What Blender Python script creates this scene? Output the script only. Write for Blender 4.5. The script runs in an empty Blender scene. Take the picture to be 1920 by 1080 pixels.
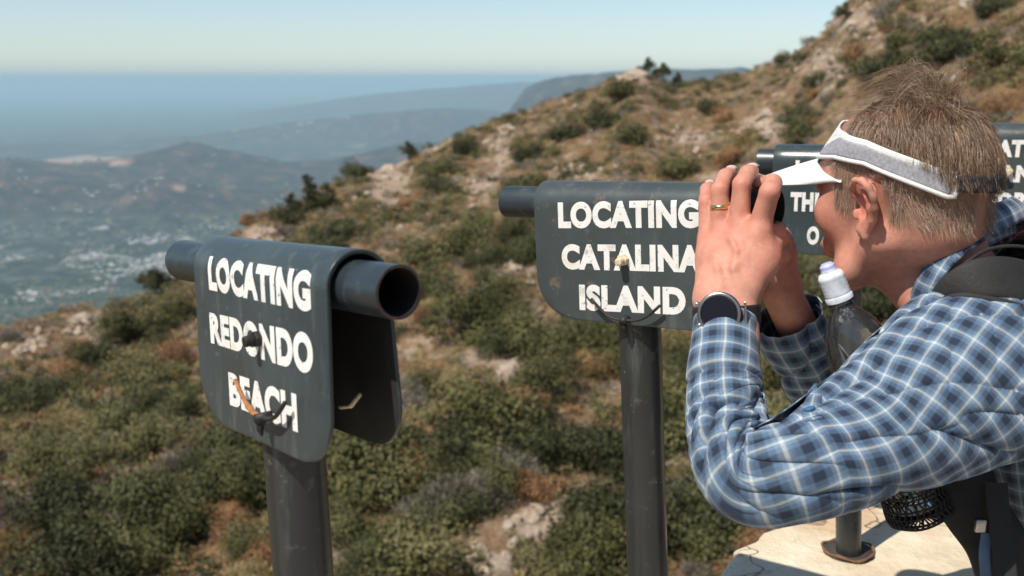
import bpy, bmesh, math, random
import numpy as np
from mathutils import Vector, Matrix

# ------------------------------------------------------------------ camera, sky, sun, exposure
sc = bpy.context.scene
COL = sc.collection
FPX = 1866.7                      # focal length in pixels of a 1920 wide frame (35 mm)
PITCH = math.atan(392 / FPX)
CAMZ = 1.62
cd = bpy.data.cameras.new('camera')
cam = bpy.data.objects.new('camera', cd)
COL.objects.link(cam)
cam.location = (0, 0, CAMZ)
cam.rotation_euler = (math.pi / 2 - PITCH, 0, 0)
cd.sensor_width = 36; cd.lens = 35.0
cd.clip_start = 0.05; cd.clip_end = 600000
cd.dof.use_dof = True
cd.dof.focus_distance = 1.20
cd.dof.aperture_fstop = 6.7
sc.camera = cam

SUN = Vector((-1.0, -0.92, 2.1)).normalized()
elev = math.asin(SUN.z)
world = bpy.data.worlds.new('World'); sc.world = world
world.use_nodes = True
wn = world.node_tree.nodes; wl = world.node_tree.links
for n in list(wn): wn.remove(n)
sky = wn.new('ShaderNodeTexSky'); sky.sky_type = 'NISHITA'; sky.sun_disc = False
sky.sun_elevation = elev
sky.sun_rotation = math.atan2(SUN.x, SUN.y)
sky.altitude = 1700; sky.air_density = 1.0; sky.dust_density = 1.3; sky.ozone_density = 1.0
bg = wn.new('ShaderNodeBackground'); bg.inputs['Strength'].default_value = 0.11
wo = wn.new('ShaderNodeOutputWorld')
hs = wn.new('ShaderNodeHueSaturation'); hs.inputs['Saturation'].default_value = .95; hs.inputs['Hue'].default_value = .488; wl.new(sky.outputs[0], hs.inputs['Color']); wl.new(hs.outputs[0], bg.inputs[0]); wl.new(bg.outputs[0], wo.inputs[0])
sl = bpy.data.lights.new('sun', 'SUN'); sl.energy = 5.0; sl.angle = math.radians(0.53)
sl.color = (1.0, 0.93, 0.83)
so = bpy.data.objects.new('sun', sl); COL.objects.link(so)
so.rotation_euler = SUN.to_track_quat('Z', 'Y').to_euler()
sc.view_settings.view_transform = 'Standard'; sc.view_settings.look = 'None'
sc.view_settings.exposure = 0.2; sc.view_settings.gamma = 1
sc.cycles.volume_bounces = 1; sc.cycles.max_bounces = 8; sc.cycles.transparent_max_bounces = 12

# ------------------------------------------------------------------ helpers
rng = np.random.RandomState(7); random.seed(7)
cP, sP = math.cos(PITCH), math.sin(PITCH)
def at(px, py, d):
    """world point seen at (px,py) of a 1920x1080 frame at camera depth d"""
    X = (px - 960) / FPX * d; U = (540 - py) / FPX * d
    return np.array([X, d * cP + U * sP, -d * sP + U * cP + CAMZ])
def onz(px, py, z):
    p = at(px, py, 1.0); k = (z - CAMZ) / (p[2] - CAMZ)
    return np.array([p[0] * k, p[1] * k, z])
def ang(px, py):
    """azimuth (rad, right positive) and tangent of elevation of a pixel ray"""
    p = at(px, py, 1.0)
    return math.atan2(p[0], p[1]), (p[2] - CAMZ) / math.hypot(p[0], p[1])
def tag(o, label=None, cat=None, group=None, kind=None):
    if label: o['label'] = label
    if cat: o['category'] = cat
    if group: o['group'] = group
    if kind: o['kind'] = kind
    return o
def empty(name, loc=(0, 0, 0)):
    o = bpy.data.objects.new(name, None); o.empty_display_size = 0.1
    COL.objects.link(o); o.location = loc; return o
def mesh(name, V, Fc, mat=None, parent=None, smooth=True, uv=None, mats=None, midx=None, color=None):
    V = np.asarray(V, np.float32).reshape(-1, 3)
    me = bpy.data.meshes.new(name)
    if isinstance(Fc, np.ndarray):
        n, k = Fc.shape
        me.vertices.add(len(V)); me.vertices.foreach_set('co', V.ravel())
        me.loops.add(n * k); me.loops.foreach_set('vertex_index', Fc.astype(np.int32).ravel())
        me.polygons.add(n)
        me.polygons.foreach_set('loop_start', np.arange(0, n * k, k, dtype=np.int32))
        me.update(calc_edges=True)
    else:
        me.from_pydata(V.tolist(), [], [tuple(int(i) for i in f) for f in Fc])
    if uv is not None:
        l = me.uv_layers.new(name='UVMap')
        vi = np.zeros(len(me.loops), np.int32); me.loops.foreach_get('vertex_index', vi)
        l.data.foreach_set('uv', np.asarray(uv, np.float32)[vi].ravel())
    if color is not None:
        for cn, arr in color.items():
            a = me.color_attributes.new(cn, 'FLOAT_COLOR', 'POINT')
            a.data.foreach_set('color', np.asarray(arr, np.float32).ravel())
    for m in (mats or ([mat] if mat else [])): me.materials.append(m)
    if midx is not None: me.polygons.foreach_set('material_index', np.asarray(midx, np.int32))
    me.polygons.foreach_set('use_smooth', [smooth] * len(me.polygons))
    me.validate(verbose=False)
    o = bpy.data.objects.new(name, me); COL.objects.link(o)
    if parent: o.parent = parent
    return o
class MB:
    def __init__(s): s.V = []; s.F = []; s.U = []
    def add(s, V, Fc, U=None):
        b = len(s.V); s.V += [tuple(map(float, v)) for v in V]; s.F += [tuple(i + b for i in f) for f in Fc]
        s.U += [tuple(map(float, u)) for u in U] if U is not None else [(0, 0)] * len(V)
    def build(s, name, mat, parent=None, smooth=True, bevel=0, sub=0, uv=False, autosm=None):
        o = mesh(name, s.V, s.F, mat, parent, smooth, uv=s.U if uv else None)
        if bevel:
            m = o.modifiers.new('bevel', 'BEVEL'); m.width = bevel; m.segments = 2; m.limit_method = 'ANGLE'
            m.harden_normals = False
        if sub:
            m = o.modifiers.new('sub', 'SUBSURF'); m.levels = m.render_levels = sub
        return o
    def tube(s, pts, r, n=16, cap=True, r2=None, up=None):
        pts = [np.array(p, float) for p in pts]
        rs = r if hasattr(r, '__len__') else [r] * len(pts)
        V = []; Fc = []
        prev = np.array(up, float) if up is not None else None
        for i, p in enumerate(pts):
            t = pts[min(i + 1, len(pts) - 1)] - pts[max(i - 1, 0)]; t /= np.linalg.norm(t) + 1e-12
            if prev is None: prev = np.array([0, 0, 1.]) if abs(t[2]) < .9 else np.array([1., 0, 0])
            a = prev - t * prev.dot(t); a /= np.linalg.norm(a); prev = a
            b = np.cross(t, a)
            q = (r2[i] if hasattr(r2, '__len__') else r2) if r2 is not None else rs[i]
            for k in range(n):
                w = 2 * math.pi * k / n
                V.append(p + a * math.cos(w) * rs[i] + b * math.sin(w) * q)
        for i in range(len(pts) - 1):
            for k in range(n):
                Fc.append((i * n + k, i * n + (k + 1) % n, (i + 1) * n + (k + 1) % n, (i + 1) * n + k))
        if cap: Fc.append(tuple(reversed(range(n)))); Fc.append(tuple(range((len(pts) - 1) * n, len(pts) * n)))
        s.add(V, Fc)
    def box(s, c, h, M=None):
        M = np.eye(3) if M is None else M
        V = [np.array(c) + M @ (np.array([x, y, z]) * np.array(h)) for x in (-1, 1) for y in (-1, 1) for z in (-1, 1)]
        s.add(V, [(0, 1, 3, 2), (4, 6, 7, 5), (0, 4, 5, 1), (2, 3, 7, 6), (0, 2, 6, 4), (1, 5, 7, 3)])
    def prism(s, poly, y0, y1, M=None, o=(0, 0, 0)):
        """polygon in local x,z extruded along local y"""
        M = np.eye(3) if M is None else M; n = len(poly); o = np.array(o, float)
        V = [o + M @ np.array([p[0], y0, p[1]]) for p in poly] + [o + M @ np.array([p[0], y1, p[1]]) for p in poly]
        s.add(V, [tuple(range(n)), tuple(reversed(range(n, 2 * n)))] + [((i + 1) % n, i, n + i, n + (i + 1) % n) for i in range(n)])

def rotm(yaw, pit, rol):
    cy, sy = math.cos(yaw), math.sin(yaw); cp, sp = math.cos(pit), math.sin(pit); cr, sr = math.cos(rol), math.sin(rol)
    return np.array([[cy, -sy, 0], [sy, cy, 0], [0, 0, 1]]) @ np.array([[cp, 0, sp], [0, 1, 0], [-sp, 0, cp]]) @ np.array([[1, 0, 0], [0, cr, -sr], [0, sr, cr]])

# value noise in numpy
_T = rng.rand(64, 64, 64).astype(np.float32)
def vnoise(x, y, z=0.0):
    x, y, z = np.broadcast_arrays(np.asarray(x, float), np.asarray(y, float), np.asarray(z, float))
    xi, yi, zi = np.floor(x).astype(int), np.floor(y).astype(int), np.floor(z).astype(int)
    fx, fy, fz = x - xi, y - yi, z - zi
    fx, fy, fz = [f * f * (3 - 2 * f) for f in (fx, fy, fz)]
    def g(a, b, c): return _T[(xi + a) & 63, (yi + b) & 63, (zi + c) & 63]
    r = 0
    for a in (0, 1):
        for b in (0, 1):
            for c in (0, 1):
                r = r + g(a, b, c) * (fx if a else 1 - fx) * (fy if b else 1 - fy) * (fz if c else 1 - fz)
    return r * 2 - 1
def fbm(x, y, z=0.0, o=4, g=.5):
    r = 0; a = 1.; s = 0
    for i in range(o):
        r = r + a * vnoise(x * 2**i + 17.3 * i, y * 2**i + 5.1 * i, z * 2**i); s += a; a *= g
    return r / s

# ---- materials
def newmat(name):
    m = bpy.data.materials.new(name); m.use_nodes = True
    nt = m.node_tree; b = nt.nodes['Principled BSDF']
    return m, nt, b
def N(nt, t, **kw):
    n = nt.nodes.new(t)
    for k, v in kw.items():
        if k in n.inputs.keys() if isinstance(k, str) else False: n.inputs[k].default_value = v
        else: setattr(n, k, v)
    return n
def ramp(nt, fac, stops, interp='LINEAR'):
    r = nt.nodes.new('ShaderNodeValToRGB'); r.color_ramp.interpolation = interp
    e = r.color_ramp.elements
    while len(e) < len(stops): e.new(0.5)
    for i, (p, c) in enumerate(stops):
        e[i].position = p; e[i].color = (*c, 1) if len(c) == 3 else c
    nt.links.new(fac, r.inputs[0]); return r.outputs[0]
def noise(nt, scale, detail=4, rough=.55, vec=None, w=None):
    n = nt.nodes.new('ShaderNodeTexNoise'); n.inputs['Scale'].default_value = scale
    n.inputs['Detail'].default_value = detail; n.inputs['Roughness'].default_value = rough
    if vec is not None: nt.links.new(vec, n.inputs['Vector'])
    return n.outputs[0]
def coord(nt, kind='Object'):
    return nt.nodes.new('ShaderNodeTexCoord').outputs[kind]
def mix(nt, f, a, b, mode='MIX'):
    m = nt.nodes.new('ShaderNodeMix'); m.data_type = 'RGBA'; m.blend_type = mode
    for s, v in ((m.inputs[0], f), (m.inputs[6], a), (m.inputs[7], b)):
        if hasattr(v, 'links') or isinstance(v, bpy.types.NodeSocket): nt.links.new(v, s)
        elif isinstance(v, (int, float)): s.default_value = v
        else: s.default_value = (*v, 1) if len(v) == 3 else v
    return m.outputs[2]
def mth(nt, op, a, b=None, c=None, clamp=False):
    m = nt.nodes.new('ShaderNodeMath'); m.operation = op; m.use_clamp = clamp
    for i, v in enumerate((a, b, c)):
        if v is None: continue
        if isinstance(v, bpy.types.NodeSocket): nt.links.new(v, m.inputs[i])
        else: m.inputs[i].default_value = v
    return m.outputs[0]
def bump(nt, b, h, strength=.3, dist=.01):
    n = nt.nodes.new('ShaderNodeBump'); n.inputs['Strength'].default_value = strength
    n.inputs['Distance'].default_value = dist
    nt.links.new(h, n.inputs['Height']); nt.links.new(n.outputs[0], b.inputs['Normal'])
def simple(name, col, rough=.6, metal=0, var=.25, scale=40, bmp=.15, bd=.002, spec=.5):
    m, nt, b = newmat(name); c = coord(nt)
    f = noise(nt, scale, 5, .6, c)
    lo = tuple(x * (1 - var) for x in col); hi = tuple(min(1, x * (1 + var)) for x in col)
    nt.links.new(ramp(nt, f, [(.3, lo), (.7, hi)]), b.inputs['Base Color'])
    b.inputs['Roughness'].default_value = rough; b.inputs['Metallic'].default_value = metal
    b.inputs['Specular IOR Level'].default_value = spec
    if bmp: bump(nt, b, f, bmp, bd)
    return m
# ------------------------------------------------------------------ mountain slope
SIL = [(-700,640,46),(-300,640,46),(0,622,48),(60,606,49),(120,592,50),(200,580,52),(290,550,55),(360,500,58),(440,445,62),(530,398,68),(620,340,74),(700,312,78),(760,296,82),
       (850,253,88),(1000,205,96),(1100,172,100),(1150,146,103),(1180,128,104),(1215,136,105),(1260,160,108),(1330,155,107),(1400,140,105),(1480,103,100),(1540,55,95),(1575,15,92),(1700,-105,90),(1920,-230,85),(2300,-330,80),(2800,-380,75)]
_a = [ang(p[0], p[1]) for p in SIL]
AZ = np.array([a[0] for a in _a]); EL = np.array([a[1] for a in _a]); RR = np.array([p[2] for p in SIL], float)
def terrain(phi, r):
    """height of the mountainside at azimuth phi and distance r; the ridge line is at RR"""
    ph = np.asarray(phi, float); r = np.asarray(r, float)
    R = np.interp(ph, AZ, RR); E = np.interp(ph, AZ, EL)
    zr = CAMZ + R * E
    x, y = r * np.sin(ph), r * np.cos(ph)
    # foot of the slope: a gully that drains to the left
    r0 = 17.0
    z0 = CAMZ - r0 * (0.56 - .04 * np.sin(ph * 3))
    t = np.clip((r - r0) / (R - r0), 0, 1)
    z = z0 + (zr - z0) * (t * .82 + .18 * t * t)
    near = np.clip((r - 2.2) / (r0 - 2.2), 0, 1)
    z = np.where(r < r0, -0.9 + (z0 + 0.9) * (near ** .7), z)
    far = np.maximum(r - R, 0)
    z = np.where(r > R, zr - 0.02 * far - far * .62 * (1 - np.exp(-far / 8.0)), z)
    w = np.clip((r - 5) / 12, 0, 1) * np.clip(1.25 - t * .75, 0, 1)
    z = z + w * (1.7 * fbm(x / 13, y / 13, 0.3, 3) + .55 * fbm(x / 3.2 + 9, y / 3.2, .7, 3))
    z = z + np.clip((t - .75) * 4, 0, 1) * .35 * fbm(x / 4, y / 4, 2.2, 3)
    back = np.clip((np.abs(ph) - 1.5) / .5, 0, 1)          # behind the camera: the terrace's own level
    z = z * (1 - back) + back * (-.05 + .25 * np.maximum(r - 8, 0) * (r < 200) + 45 * (r >= 200))
    return z
PLAIN = -1300.0
def build_mountain():
    ph = np.concatenate([np.linspace(-math.pi, -.75, 24, endpoint=False), np.linspace(-.75, .75, 420), np.linspace(.75, math.pi, 25)[1:]])
    rr = np.concatenate([np.linspace(1.2, 4, 8, endpoint=False), np.geomspace(4, 130, 300), np.array([150, 190, 260, 400, 700, 1200, 2000, 2600])])
    P, Rg = np.meshgrid(ph, rr, indexing='ij')
    Z = terrain(P, Rg)
    Z = np.maximum(Z, PLAIN - 20)
    X, Y = Rg * np.sin(P), Rg * np.cos(P)
    V = np.stack([X, Y, Z], -1).reshape(-1, 3)
    n, m = P.shape
    i, j = np.meshgrid(np.arange(n - 1), np.arange(m - 1), indexing='ij'); a = (i * m + j).ravel()
    Fc = np.stack([a, a + 1, a + m + 1, a + m], 1)
    mt, nt, b = newmat('dry_slope')
    c = coord(nt)
    n1 = noise(nt, .22, 5, .62, c); n2 = noise(nt, 1.3, 6, .65, c); n3 = noise(nt, 9, 5, .6, c)
    soil = ramp(nt, n2, [(.30, (.11, .075, .045)), (.45, (.20, .13, .078)), (.55, (.29, .20, .13)), (.70, (.43, .335, .25))])
    dry = ramp(nt, n3, [(.3, (.10, .075, .035)), (.5, (.2, .125, .06)), (.7, (.26, .2, .12))])
    rk = ramp(nt, n3, [(.3, (.22, .16, .115)), (.55, (.40, .30, .22)), (.75, (.54, .44, .35))])
    f = ramp(nt, n1, [(.42, (0, 0, 0)), (.56, (1, 1, 1))])
    col = mix(nt, f, dry, soil)
    sepz = ramp(nt, noise(nt, .35, 6, .7, c), [(.57, (0, 0, 0)), (.63, (1, 1, 1))])
    col = mix(nt, sepz, col, rk)
    at_ = nt.nodes.new('ShaderNodeVertexColor'); at_.layer_name = 'bare'
    col = mix(nt, at_.outputs[0], col, rk)
    nt.links.new(col, b.inputs['Base Color']); b.inputs['Roughness'].default_value = .95
    b.inputs['Specular IOR Level'].default_value = .15
    bump(nt, b, mth(nt, 'ADD', n2, mth(nt, 'MULTIPLY', n3, .4)), 1.0, .35)
    # bare rocky places seen in the photograph (granite scree on the spur)
    B = np.zeros(len(V))
    for (px, py, sx, sy, s) in BARE:
        a0, e0 = ang(px, py)
        Pf = P.ravel(); El = (V[:, 2] - CAMZ) / Rg.ravel()
        ok = Rg.ravel() < np.interp(Pf, AZ, RR) + 2
        B = np.maximum(B, ok * s * np.exp(-(((Pf - a0) / (sx / FPX)) ** 2 + ((El - e0) / (sy / FPX)) ** 2)))
    B = np.clip((B + .45 * fbm(V[:, 0] / 1.2, V[:, 1] / 1.2, V[:, 2] / 1.2, 4) - .42) * 6, 0, 1) * (B > .05)
    colr = np.stack([B, B, B, np.ones_like(B)], 1)
    o = mesh('mountainside', V, Fc, mt, color={'bare': colr}); tag(o, kind='structure')
    return o
BARE = [(1185,135,40,22,1.3),(730,330,45,65,1.1),(940,280,22,60,.9),(800,270,50,16,.9),(490,440,50,20,1),(900,350,60,25,.8),(1430,240,50,30,1),(1550,120,40,40,.8),(1600,40,60,30,.8),
        (1000,620,40,50,1),(960,690,50,50,.9),(1005,985,50,50,1.1),(180,640,60,30,1),(60,650,30,22,.8),(150,595,40,12,.8),(950,500,70,40,.6),(1330,430,60,40,.7),(900,1065,60,22,.9),(740,1075,40,16,.6),(1280,850,30,60,.8),(1440,660,50,60,1),(1080,330,60,25,.7),(1300,260,50,20,.7)]
def ground_at(px, py):
    """walk a pixel ray down to the slope"""
    a0, e0 = ang(px, py)
    rs = np.arange(8, 125, .15); z = terrain(np.full_like(rs, a0), rs)
    hit = np.nonzero(z >= CAMZ + rs * e0)[0]
    if len(hit) == 0:
        r = float(np.interp(a0, AZ, RR)) - 1; 
    else: r = float(rs[hit[0]])
    return np.array([r * math.sin(a0), r * math.cos(a0), float(terrain(a0, r))]), r

# ------------------------------------------------------------------ valley, far hills
LAY = [(13000, 1300, [(-900,330),(-300,310),(0,300),(60,296),(150,300),(240,292),(290,280),(350,264),(400,274),(470,290),(540,306),(620,300),(700,274),(760,262),(900,262),(1200,280),(2300,300)], .10),
       (10600, 700, [(-900,420),(-200,370),(0,330),(100,345),(200,352),(300,330),(380,345),(480,352),(600,350),(720,330),(900,340),(1200,420),(2300,420)], .14),
       (22000, 1200, [(-900,300),(200,262),(420,250),(520,236),(600,224),(680,214),(760,206),(840,202),(900,206),(960,216),(1100,240),(2300,260)], .06),
       (36000, 3000, [(-900,300),(300,260),(440,214),(500,204),(560,196),(640,184),(700,176),(800,166),(880,160),(940,156),(1000,153),(1100,152),(1300,152),(1700,155),(2300,158)], .05),
       (14500, 1500, [(-900,400),(840,400),(900,300),(950,215),(985,165),(1020,150),(1045,144),(1080,139),(1150,133),(1230,130),(1300,130),(1390,123),(1430,132),(1600,145),(2300,150)], .03)]
def valley_h(P, Rg):
    X, Y = Rg * np.sin(P), Rg * np.cos(P)
    Z = np.full_like(P, PLAIN) + 6 * fbm(X / 900, Y / 900, 0, 3)
    for d, s, pts, na in LAY:
        a = [ang(*p) for p in pts]
        A = np.array([q[0] for q in a]); E = np.array([q[1] for q in a])
        H = CAMZ + d * np.interp(P, A, E) - PLAIN
        dd = d * (1 + .06 * vnoise(P * 9 + d, 0 * P, 0))
        g = np.exp(-np.abs((Rg - dd) / s) ** 1.7)
        rough = 1 + na * 4 * (fbm(X / s * 1.6, Y / s * 1.6, d, 5, .6)) * (1 - .75 * g)
        Z = np.maximum(Z, PLAIN + np.maximum(H, 0) * g * rough)
    return Z
def build_valley():
    ph = np.concatenate([np.linspace(-math.pi, -.8, 30, endpoint=False), np.linspace(-.8, .8, 520), np.linspace(.8, math.pi, 31)[1:]])
    rr = np.concatenate([[1500, 2500], np.geomspace(3300, 240000, 360)])
    P, Rg = np.meshgrid(ph, rr, indexing='ij')
    Z = valley_h(P, Rg); w = np.clip((np.abs(P) - .8) / .2, 0, 1); Z = Z * (1 - w) + w * PLAIN
    V = np.stack([Rg * np.sin(P), Rg * np.cos(P), Z], -1).reshape(-1, 3)
    n, m = P.shape
    i, j = np.meshgrid(np.arange(n - 1), np.arange(m - 1), indexing='ij'); a = (i * m + j).ravel()
    Fc = np.stack([a, a + 1, a + m + 1, a + m], 1)
    high = np.clip((V[:, 2] - PLAIN - 40) / 80, 0, 1)
    Bm = np.zeros(len(V)); Pf = P.ravel(); El = (V[:, 2] - CAMZ) / Rg.ravel()
    for (px, py, sx, sy) in [(150,300,85,8),(215,306,30,6),(340,352,24,3)]:
        a0, e0 = ang(px, py)
        Bm = np.maximum(Bm, np.exp(-(((Pf - a0) / (sx / FPX)) ** 2 + ((El - e0) / (sy / FPX)) ** 2)))
    Bm = np.clip((Bm + .5 * fbm(V[:, 0] / 260, V[:, 1] / 500, 2.2, 4) - .5) * 3.5, 0, .8)
    cl = np.stack([high, Bm, 0 * Bm, np.ones_like(Bm)], 1)
    mt, nt, b = newmat('valley_ground'); c = coord(nt)
    sp = nt.nodes.new('ShaderNodeSeparateColor'); vc = nt.nodes.new('ShaderNodeVertexColor'); vc.layer_name = 'hill'
    nt.links.new(vc.outputs[0], sp.inputs[0])
    big = noise(nt, .0006, 6, .6, c); mid = noise(nt, .006, 7, .75, c)
    vor = nt.nodes.new('ShaderNodeTexVoronoi'); vor.inputs['Scale'].default_value = .011; nt.links.new(c, vor.inputs['Vector'])
    vor2 = nt.nodes.new('ShaderNodeTexVoronoi'); vor2.inputs['Scale'].default_value = .0042; nt.links.new(c, vor2.inputs['Vector'])
    spots = mix(nt, .5, ramp(nt, vor.outputs['Color'], [(.60, (0, 0, 0)), (.70, (1, 1, 1))]), ramp(nt, vor2.outputs['Color'], [(.66, (0, 0, 0)), (.72, (1, 1, 1))]))
    tree = ramp(nt, mid, [(.38, (.008, .013, .010)), (.5, (.018, .028, .018)), (.60, (.07, .078, .05)), (.7, (.17, .16, .13))])
    urb = ramp(nt, mid, [(.3, (.05, .055, .05)), (.6, (.15, .145, .13)), (.8, (.36, .34, .31))])
    f = mth(nt, 'MULTIPLY', spots, ramp(nt, big, [(.42, (.15,) * 3), (.62, (.85,) * 3)]))
    plain = mix(nt, f, tree, urb)
    plain = mix(nt, ramp(nt, noise(nt, .0013, 4, .6, c), [(.56, (0, 0, 0)), (.66, (.8, .8, .8))]), plain, (.15, .15, .13))
    hill = ramp(nt, noise(nt, .0045, 7, .72, c), [(.38, (.010, .010, .010)), (.52, (.040, .027, .020)), (.66, (.13, .08, .055))])
    col = mix(nt, sp.outputs[0], plain, hill)
    col = mix(nt, sp.outputs[1], col, (.40, .26, .19))
    nt.links.new(col, b.inputs['Base Color']); b.inputs['Roughness'].default_value = 1; b.inputs['Specular IOR Level'].default_value = .05
    o = mesh('valley_ground', V, Fc, mt, color={'hill': cl}); tag(o, kind='structure')
    # pale roofs of the city, far too many to count
    r_ = np.random.RandomState(3); MBs = []
    Vb = []; Fb = []
    C = [(230,480,230,14,1300),(380,452,130,9,450),(560,430,120,7,420),(50,462,70,6,160),(190,431,16,2,50),(330,505,160,18,500),(100,550,140,18,350),(250,400,240,12,220),(700,247,160,6,900),(820,242,110,6,700),(600,258,140,7,500)]
    for (px, py, sx, sy, n) in C:
        for k in range(n):
            qx, qy = px + r_.randn() * sx * .6, py + r_.randn() * sy * .6
            p = onz(qx, max(qy, 190), PLAIN)
            dist = math.hypot(p[0], p[1])
            if float(fbm(p[0] / 260, p[1] / 420, 4.4, 3)) < .05: continue
            if not 3400 < dist < 40000: continue
            h0 = float(valley_h(np.array([math.atan2(p[0], p[1])]), np.array([dist]))[0])
            s = dist / 7000
            w, d, h = r_.uniform(5, 22) * s * 1.1, r_.uniform(4, 14) * s, r_.uniform(3, 8) * s ** .5
            a = r_.choice([.3, .3 + math.pi / 2]) + r_.randn() * .05
            ca, sa = math.cos(a), math.sin(a); b0 = len(Vb)
            for zz in (h0 - 3, h0 + h):
                for (u, v) in ((-w, -d), (w, -d), (w, d), (-w, d)):
                    Vb.append((p[0] + u * ca - v * sa, p[1] + u * sa + v * ca, zz))
            Fb += [[b0 + 4, b0 + 5, b0 + 6, b0 + 7]] + [[b0 + i, b0 + (i + 1) % 4, b0 + 4 + (i + 1) % 4, b0 + 4 + i] for i in range(4)]
    mt, nt, b = newmat('city_roofs'); c = coord(nt)
    vor = nt.nodes.new('ShaderNodeTexVoronoi'); vor.inputs['Scale'].default_value = .012; nt.links.new(c, vor.inputs['Vector'])
    nt.links.new(ramp(nt, vor.outputs['Color'], [(.2, (.16, .15, .14)), (.55, (.34, .32, .29)), (.85, (.62, .60, .57))]), b.inputs['Base Color'])
    o = mesh('city_buildings', Vb, np.array(Fb), mt, smooth=False)
    tag(o, 'pale roofs of the distant city spread over the valley floor', 'city', kind='stuff')
def valley_trees():
    r_ = np.random.RandomState(17); n = 16000
    ph = r_.uniform(-.62, .12, n); r = 4300 * (13000 / 4300) ** r_.rand(n); x, y = r * np.sin(ph), r * np.cos(ph)
    ok = fbm(x / 340, y / 340, 8.8, 3) > -.18; ok &= (valley_h(ph, r) < PLAIN + 45) | (r_.rand(n) < .16); ph, r, x, y = ph[ok], r[ok], x[ok], y[ok]; n = len(x)
    z = valley_h(ph, r); s = r_.uniform(9, 26, n) * (r / 6500)
    O = np.array([(1, 0, 0), (.3, .95, .1), (-.8, .6, 0), (-.8, -.6, .1), (.3, -.95, 0), (.05, 0, .85)]); Fo = np.array([(0, 1, 5), (1, 2, 5), (2, 3, 5), (3, 4, 5), (4, 0, 5)])
    a = r_.uniform(0, 6.28, n)[:, None]; ox = O[None, :, 0] * np.cos(a) - O[None, :, 1] * np.sin(a); oy = O[None, :, 0] * np.sin(a) + O[None, :, 1] * np.cos(a)
    V = np.stack([ox * s[:, None] + x[:, None], oy * s[:, None] + y[:, None], O[None, :, 2] * s[:, None] * .9 + z[:, None] - 2], -1).reshape(-1, 3)
    Fc = (Fo[None] + np.arange(n)[:, None, None] * 6).reshape(-1, 3)
    m, nt, b = newmat('valley_tree_leaves'); g = nt.nodes.new('ShaderNodeNewGeometry')
    nt.links.new(ramp(nt, g.outputs['Random Per Island'], [(0, (.010, .018, .010)), (.5, (.03, .042, .02)), (.8, (.07, .072, .04)), (1, (.16, .13, .09))]), b.inputs['Base Color']); b.inputs['Roughness'].default_value = .9
    tag(mesh('valley_trees', V, Fc, m, smooth=False), 'dark far off trees covering the valley suburbs', 'trees', kind='stuff')
build_mountain(); build_valley(); valley_trees()

# ------------------------------------------------------------------ vegetation
def leafmat(name, c0, c1, c2, trans=.12):
    m, nt, b = newmat(name)
    oi = nt.nodes.new('ShaderNodeObjectInfo'); c = coord(nt)
    g = nt.nodes.new('ShaderNodeNewGeometry')
    f1 = noise(nt, 1.1, 4, .6, g.outputs['Position'])
    f = mth(nt, 'ADD', mth(nt, 'MULTIPLY', f1, .8), mth(nt, 'MULTIPLY', g.outputs['Random Per Island'], .3))
    f = mth(nt, 'SUBTRACT', f, mth(nt, 'MULTIPLY', mth(nt, 'SUBTRACT', oi.outputs['Random'], .5), .22))
    nt.links.new(ramp(nt, f, [(.38, c0), (.56, c1), (.76, c2)]), b.inputs['Base Color'])
    b.inputs['Roughness'].default_value = .7; b.inputs['Specular IOR Level'].default_value = .25
    return m
LM = {'green': leafmat('olive_leaves', (.042, .044, .014), (.105, .102, .036), (.18, .166, .075)),
      'dark': leafmat('dark_leaves', (.018, .022, .008), (.048, .053, .020), (.105, .105, .043)),
      'rust': leafmat('rust_brush', (.13, .06, .028), (.25, .13, .06), (.37, .235, .12)),
      'grey': leafmat('grey_twigs', (.15, .125, .10), (.27, .235, .195), (.40, .36, .31)),
      'yellow': leafmat('straw_brush', (.16, .12, .045), (.30, .235, .10), (.44, .37, .20))}
bark = simple('bark', (.11, .08, .06), .9, scale=12)
def leaves(n, kind, r_, size=.05, flat=.85, clumps=9):
    """leaf quads gathered in uneven clumps filling a dome of radius 1 (unit size)"""
    cc = r_.randn(clumps, 3); cc /= np.linalg.norm(cc, axis=1)[:, None]
    cc *= (r_.uniform(.25, .72, clumps))[:, None]; cc[:, 2] = np.abs(cc[:, 2]) * flat + .12
    cr = r_.uniform(.26, .46, clumps)
    k = r_.randint(0, clumps, n)
    d = r_.randn(n, 3); d /= np.linalg.norm(d, axis=1)[:, None]
    rad = cr[k] * (1 - .55 * r_.rand(n) ** 2.2)
    p = cc[k] + d * rad[:, None] * np.array([1, 1, .8])
    p += r_.randn(n, 3) * .018
    keep = p[:, 2] > 0; p = p[keep]; d = d[keep]; n = len(p)
    if kind in ('grey', 'yellow'):                       # twiggy: long thin upright blades
        a = d * .5 + np.array([0, 0, .8]) + r_.randn(n, 3) * .3; a /= np.linalg.norm(a, axis=1)[:, None]
        b = np.cross(a, r_.randn(n, 3)); b /= np.linalg.norm(b, axis=1)[:, None]
        L = size * r_.uniform(1.6, 3.2, n)[:, None]; W = size * .22
    else:
        nn = d + r_.randn(n, 3) * .55 + np.array([0, 0, .3]); nn /= np.linalg.norm(nn, axis=1)[:, None]
        a = np.cross(nn, r_.randn(n, 3)); a /= np.linalg.norm(a, axis=1)[:, None]; b = np.cross(nn, a)
        L = size * r_.uniform(.6, 1.2, n)[:, None]; W = size * .45
    q = np.stack([p - a * L * .5, p + b * W, p + a * L * .5, p - b * W], 1)
    return q.reshape(-1, 3)
def quadF(n): return np.arange(n * 4).reshape(-1, 4)
PROTO = {}
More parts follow.
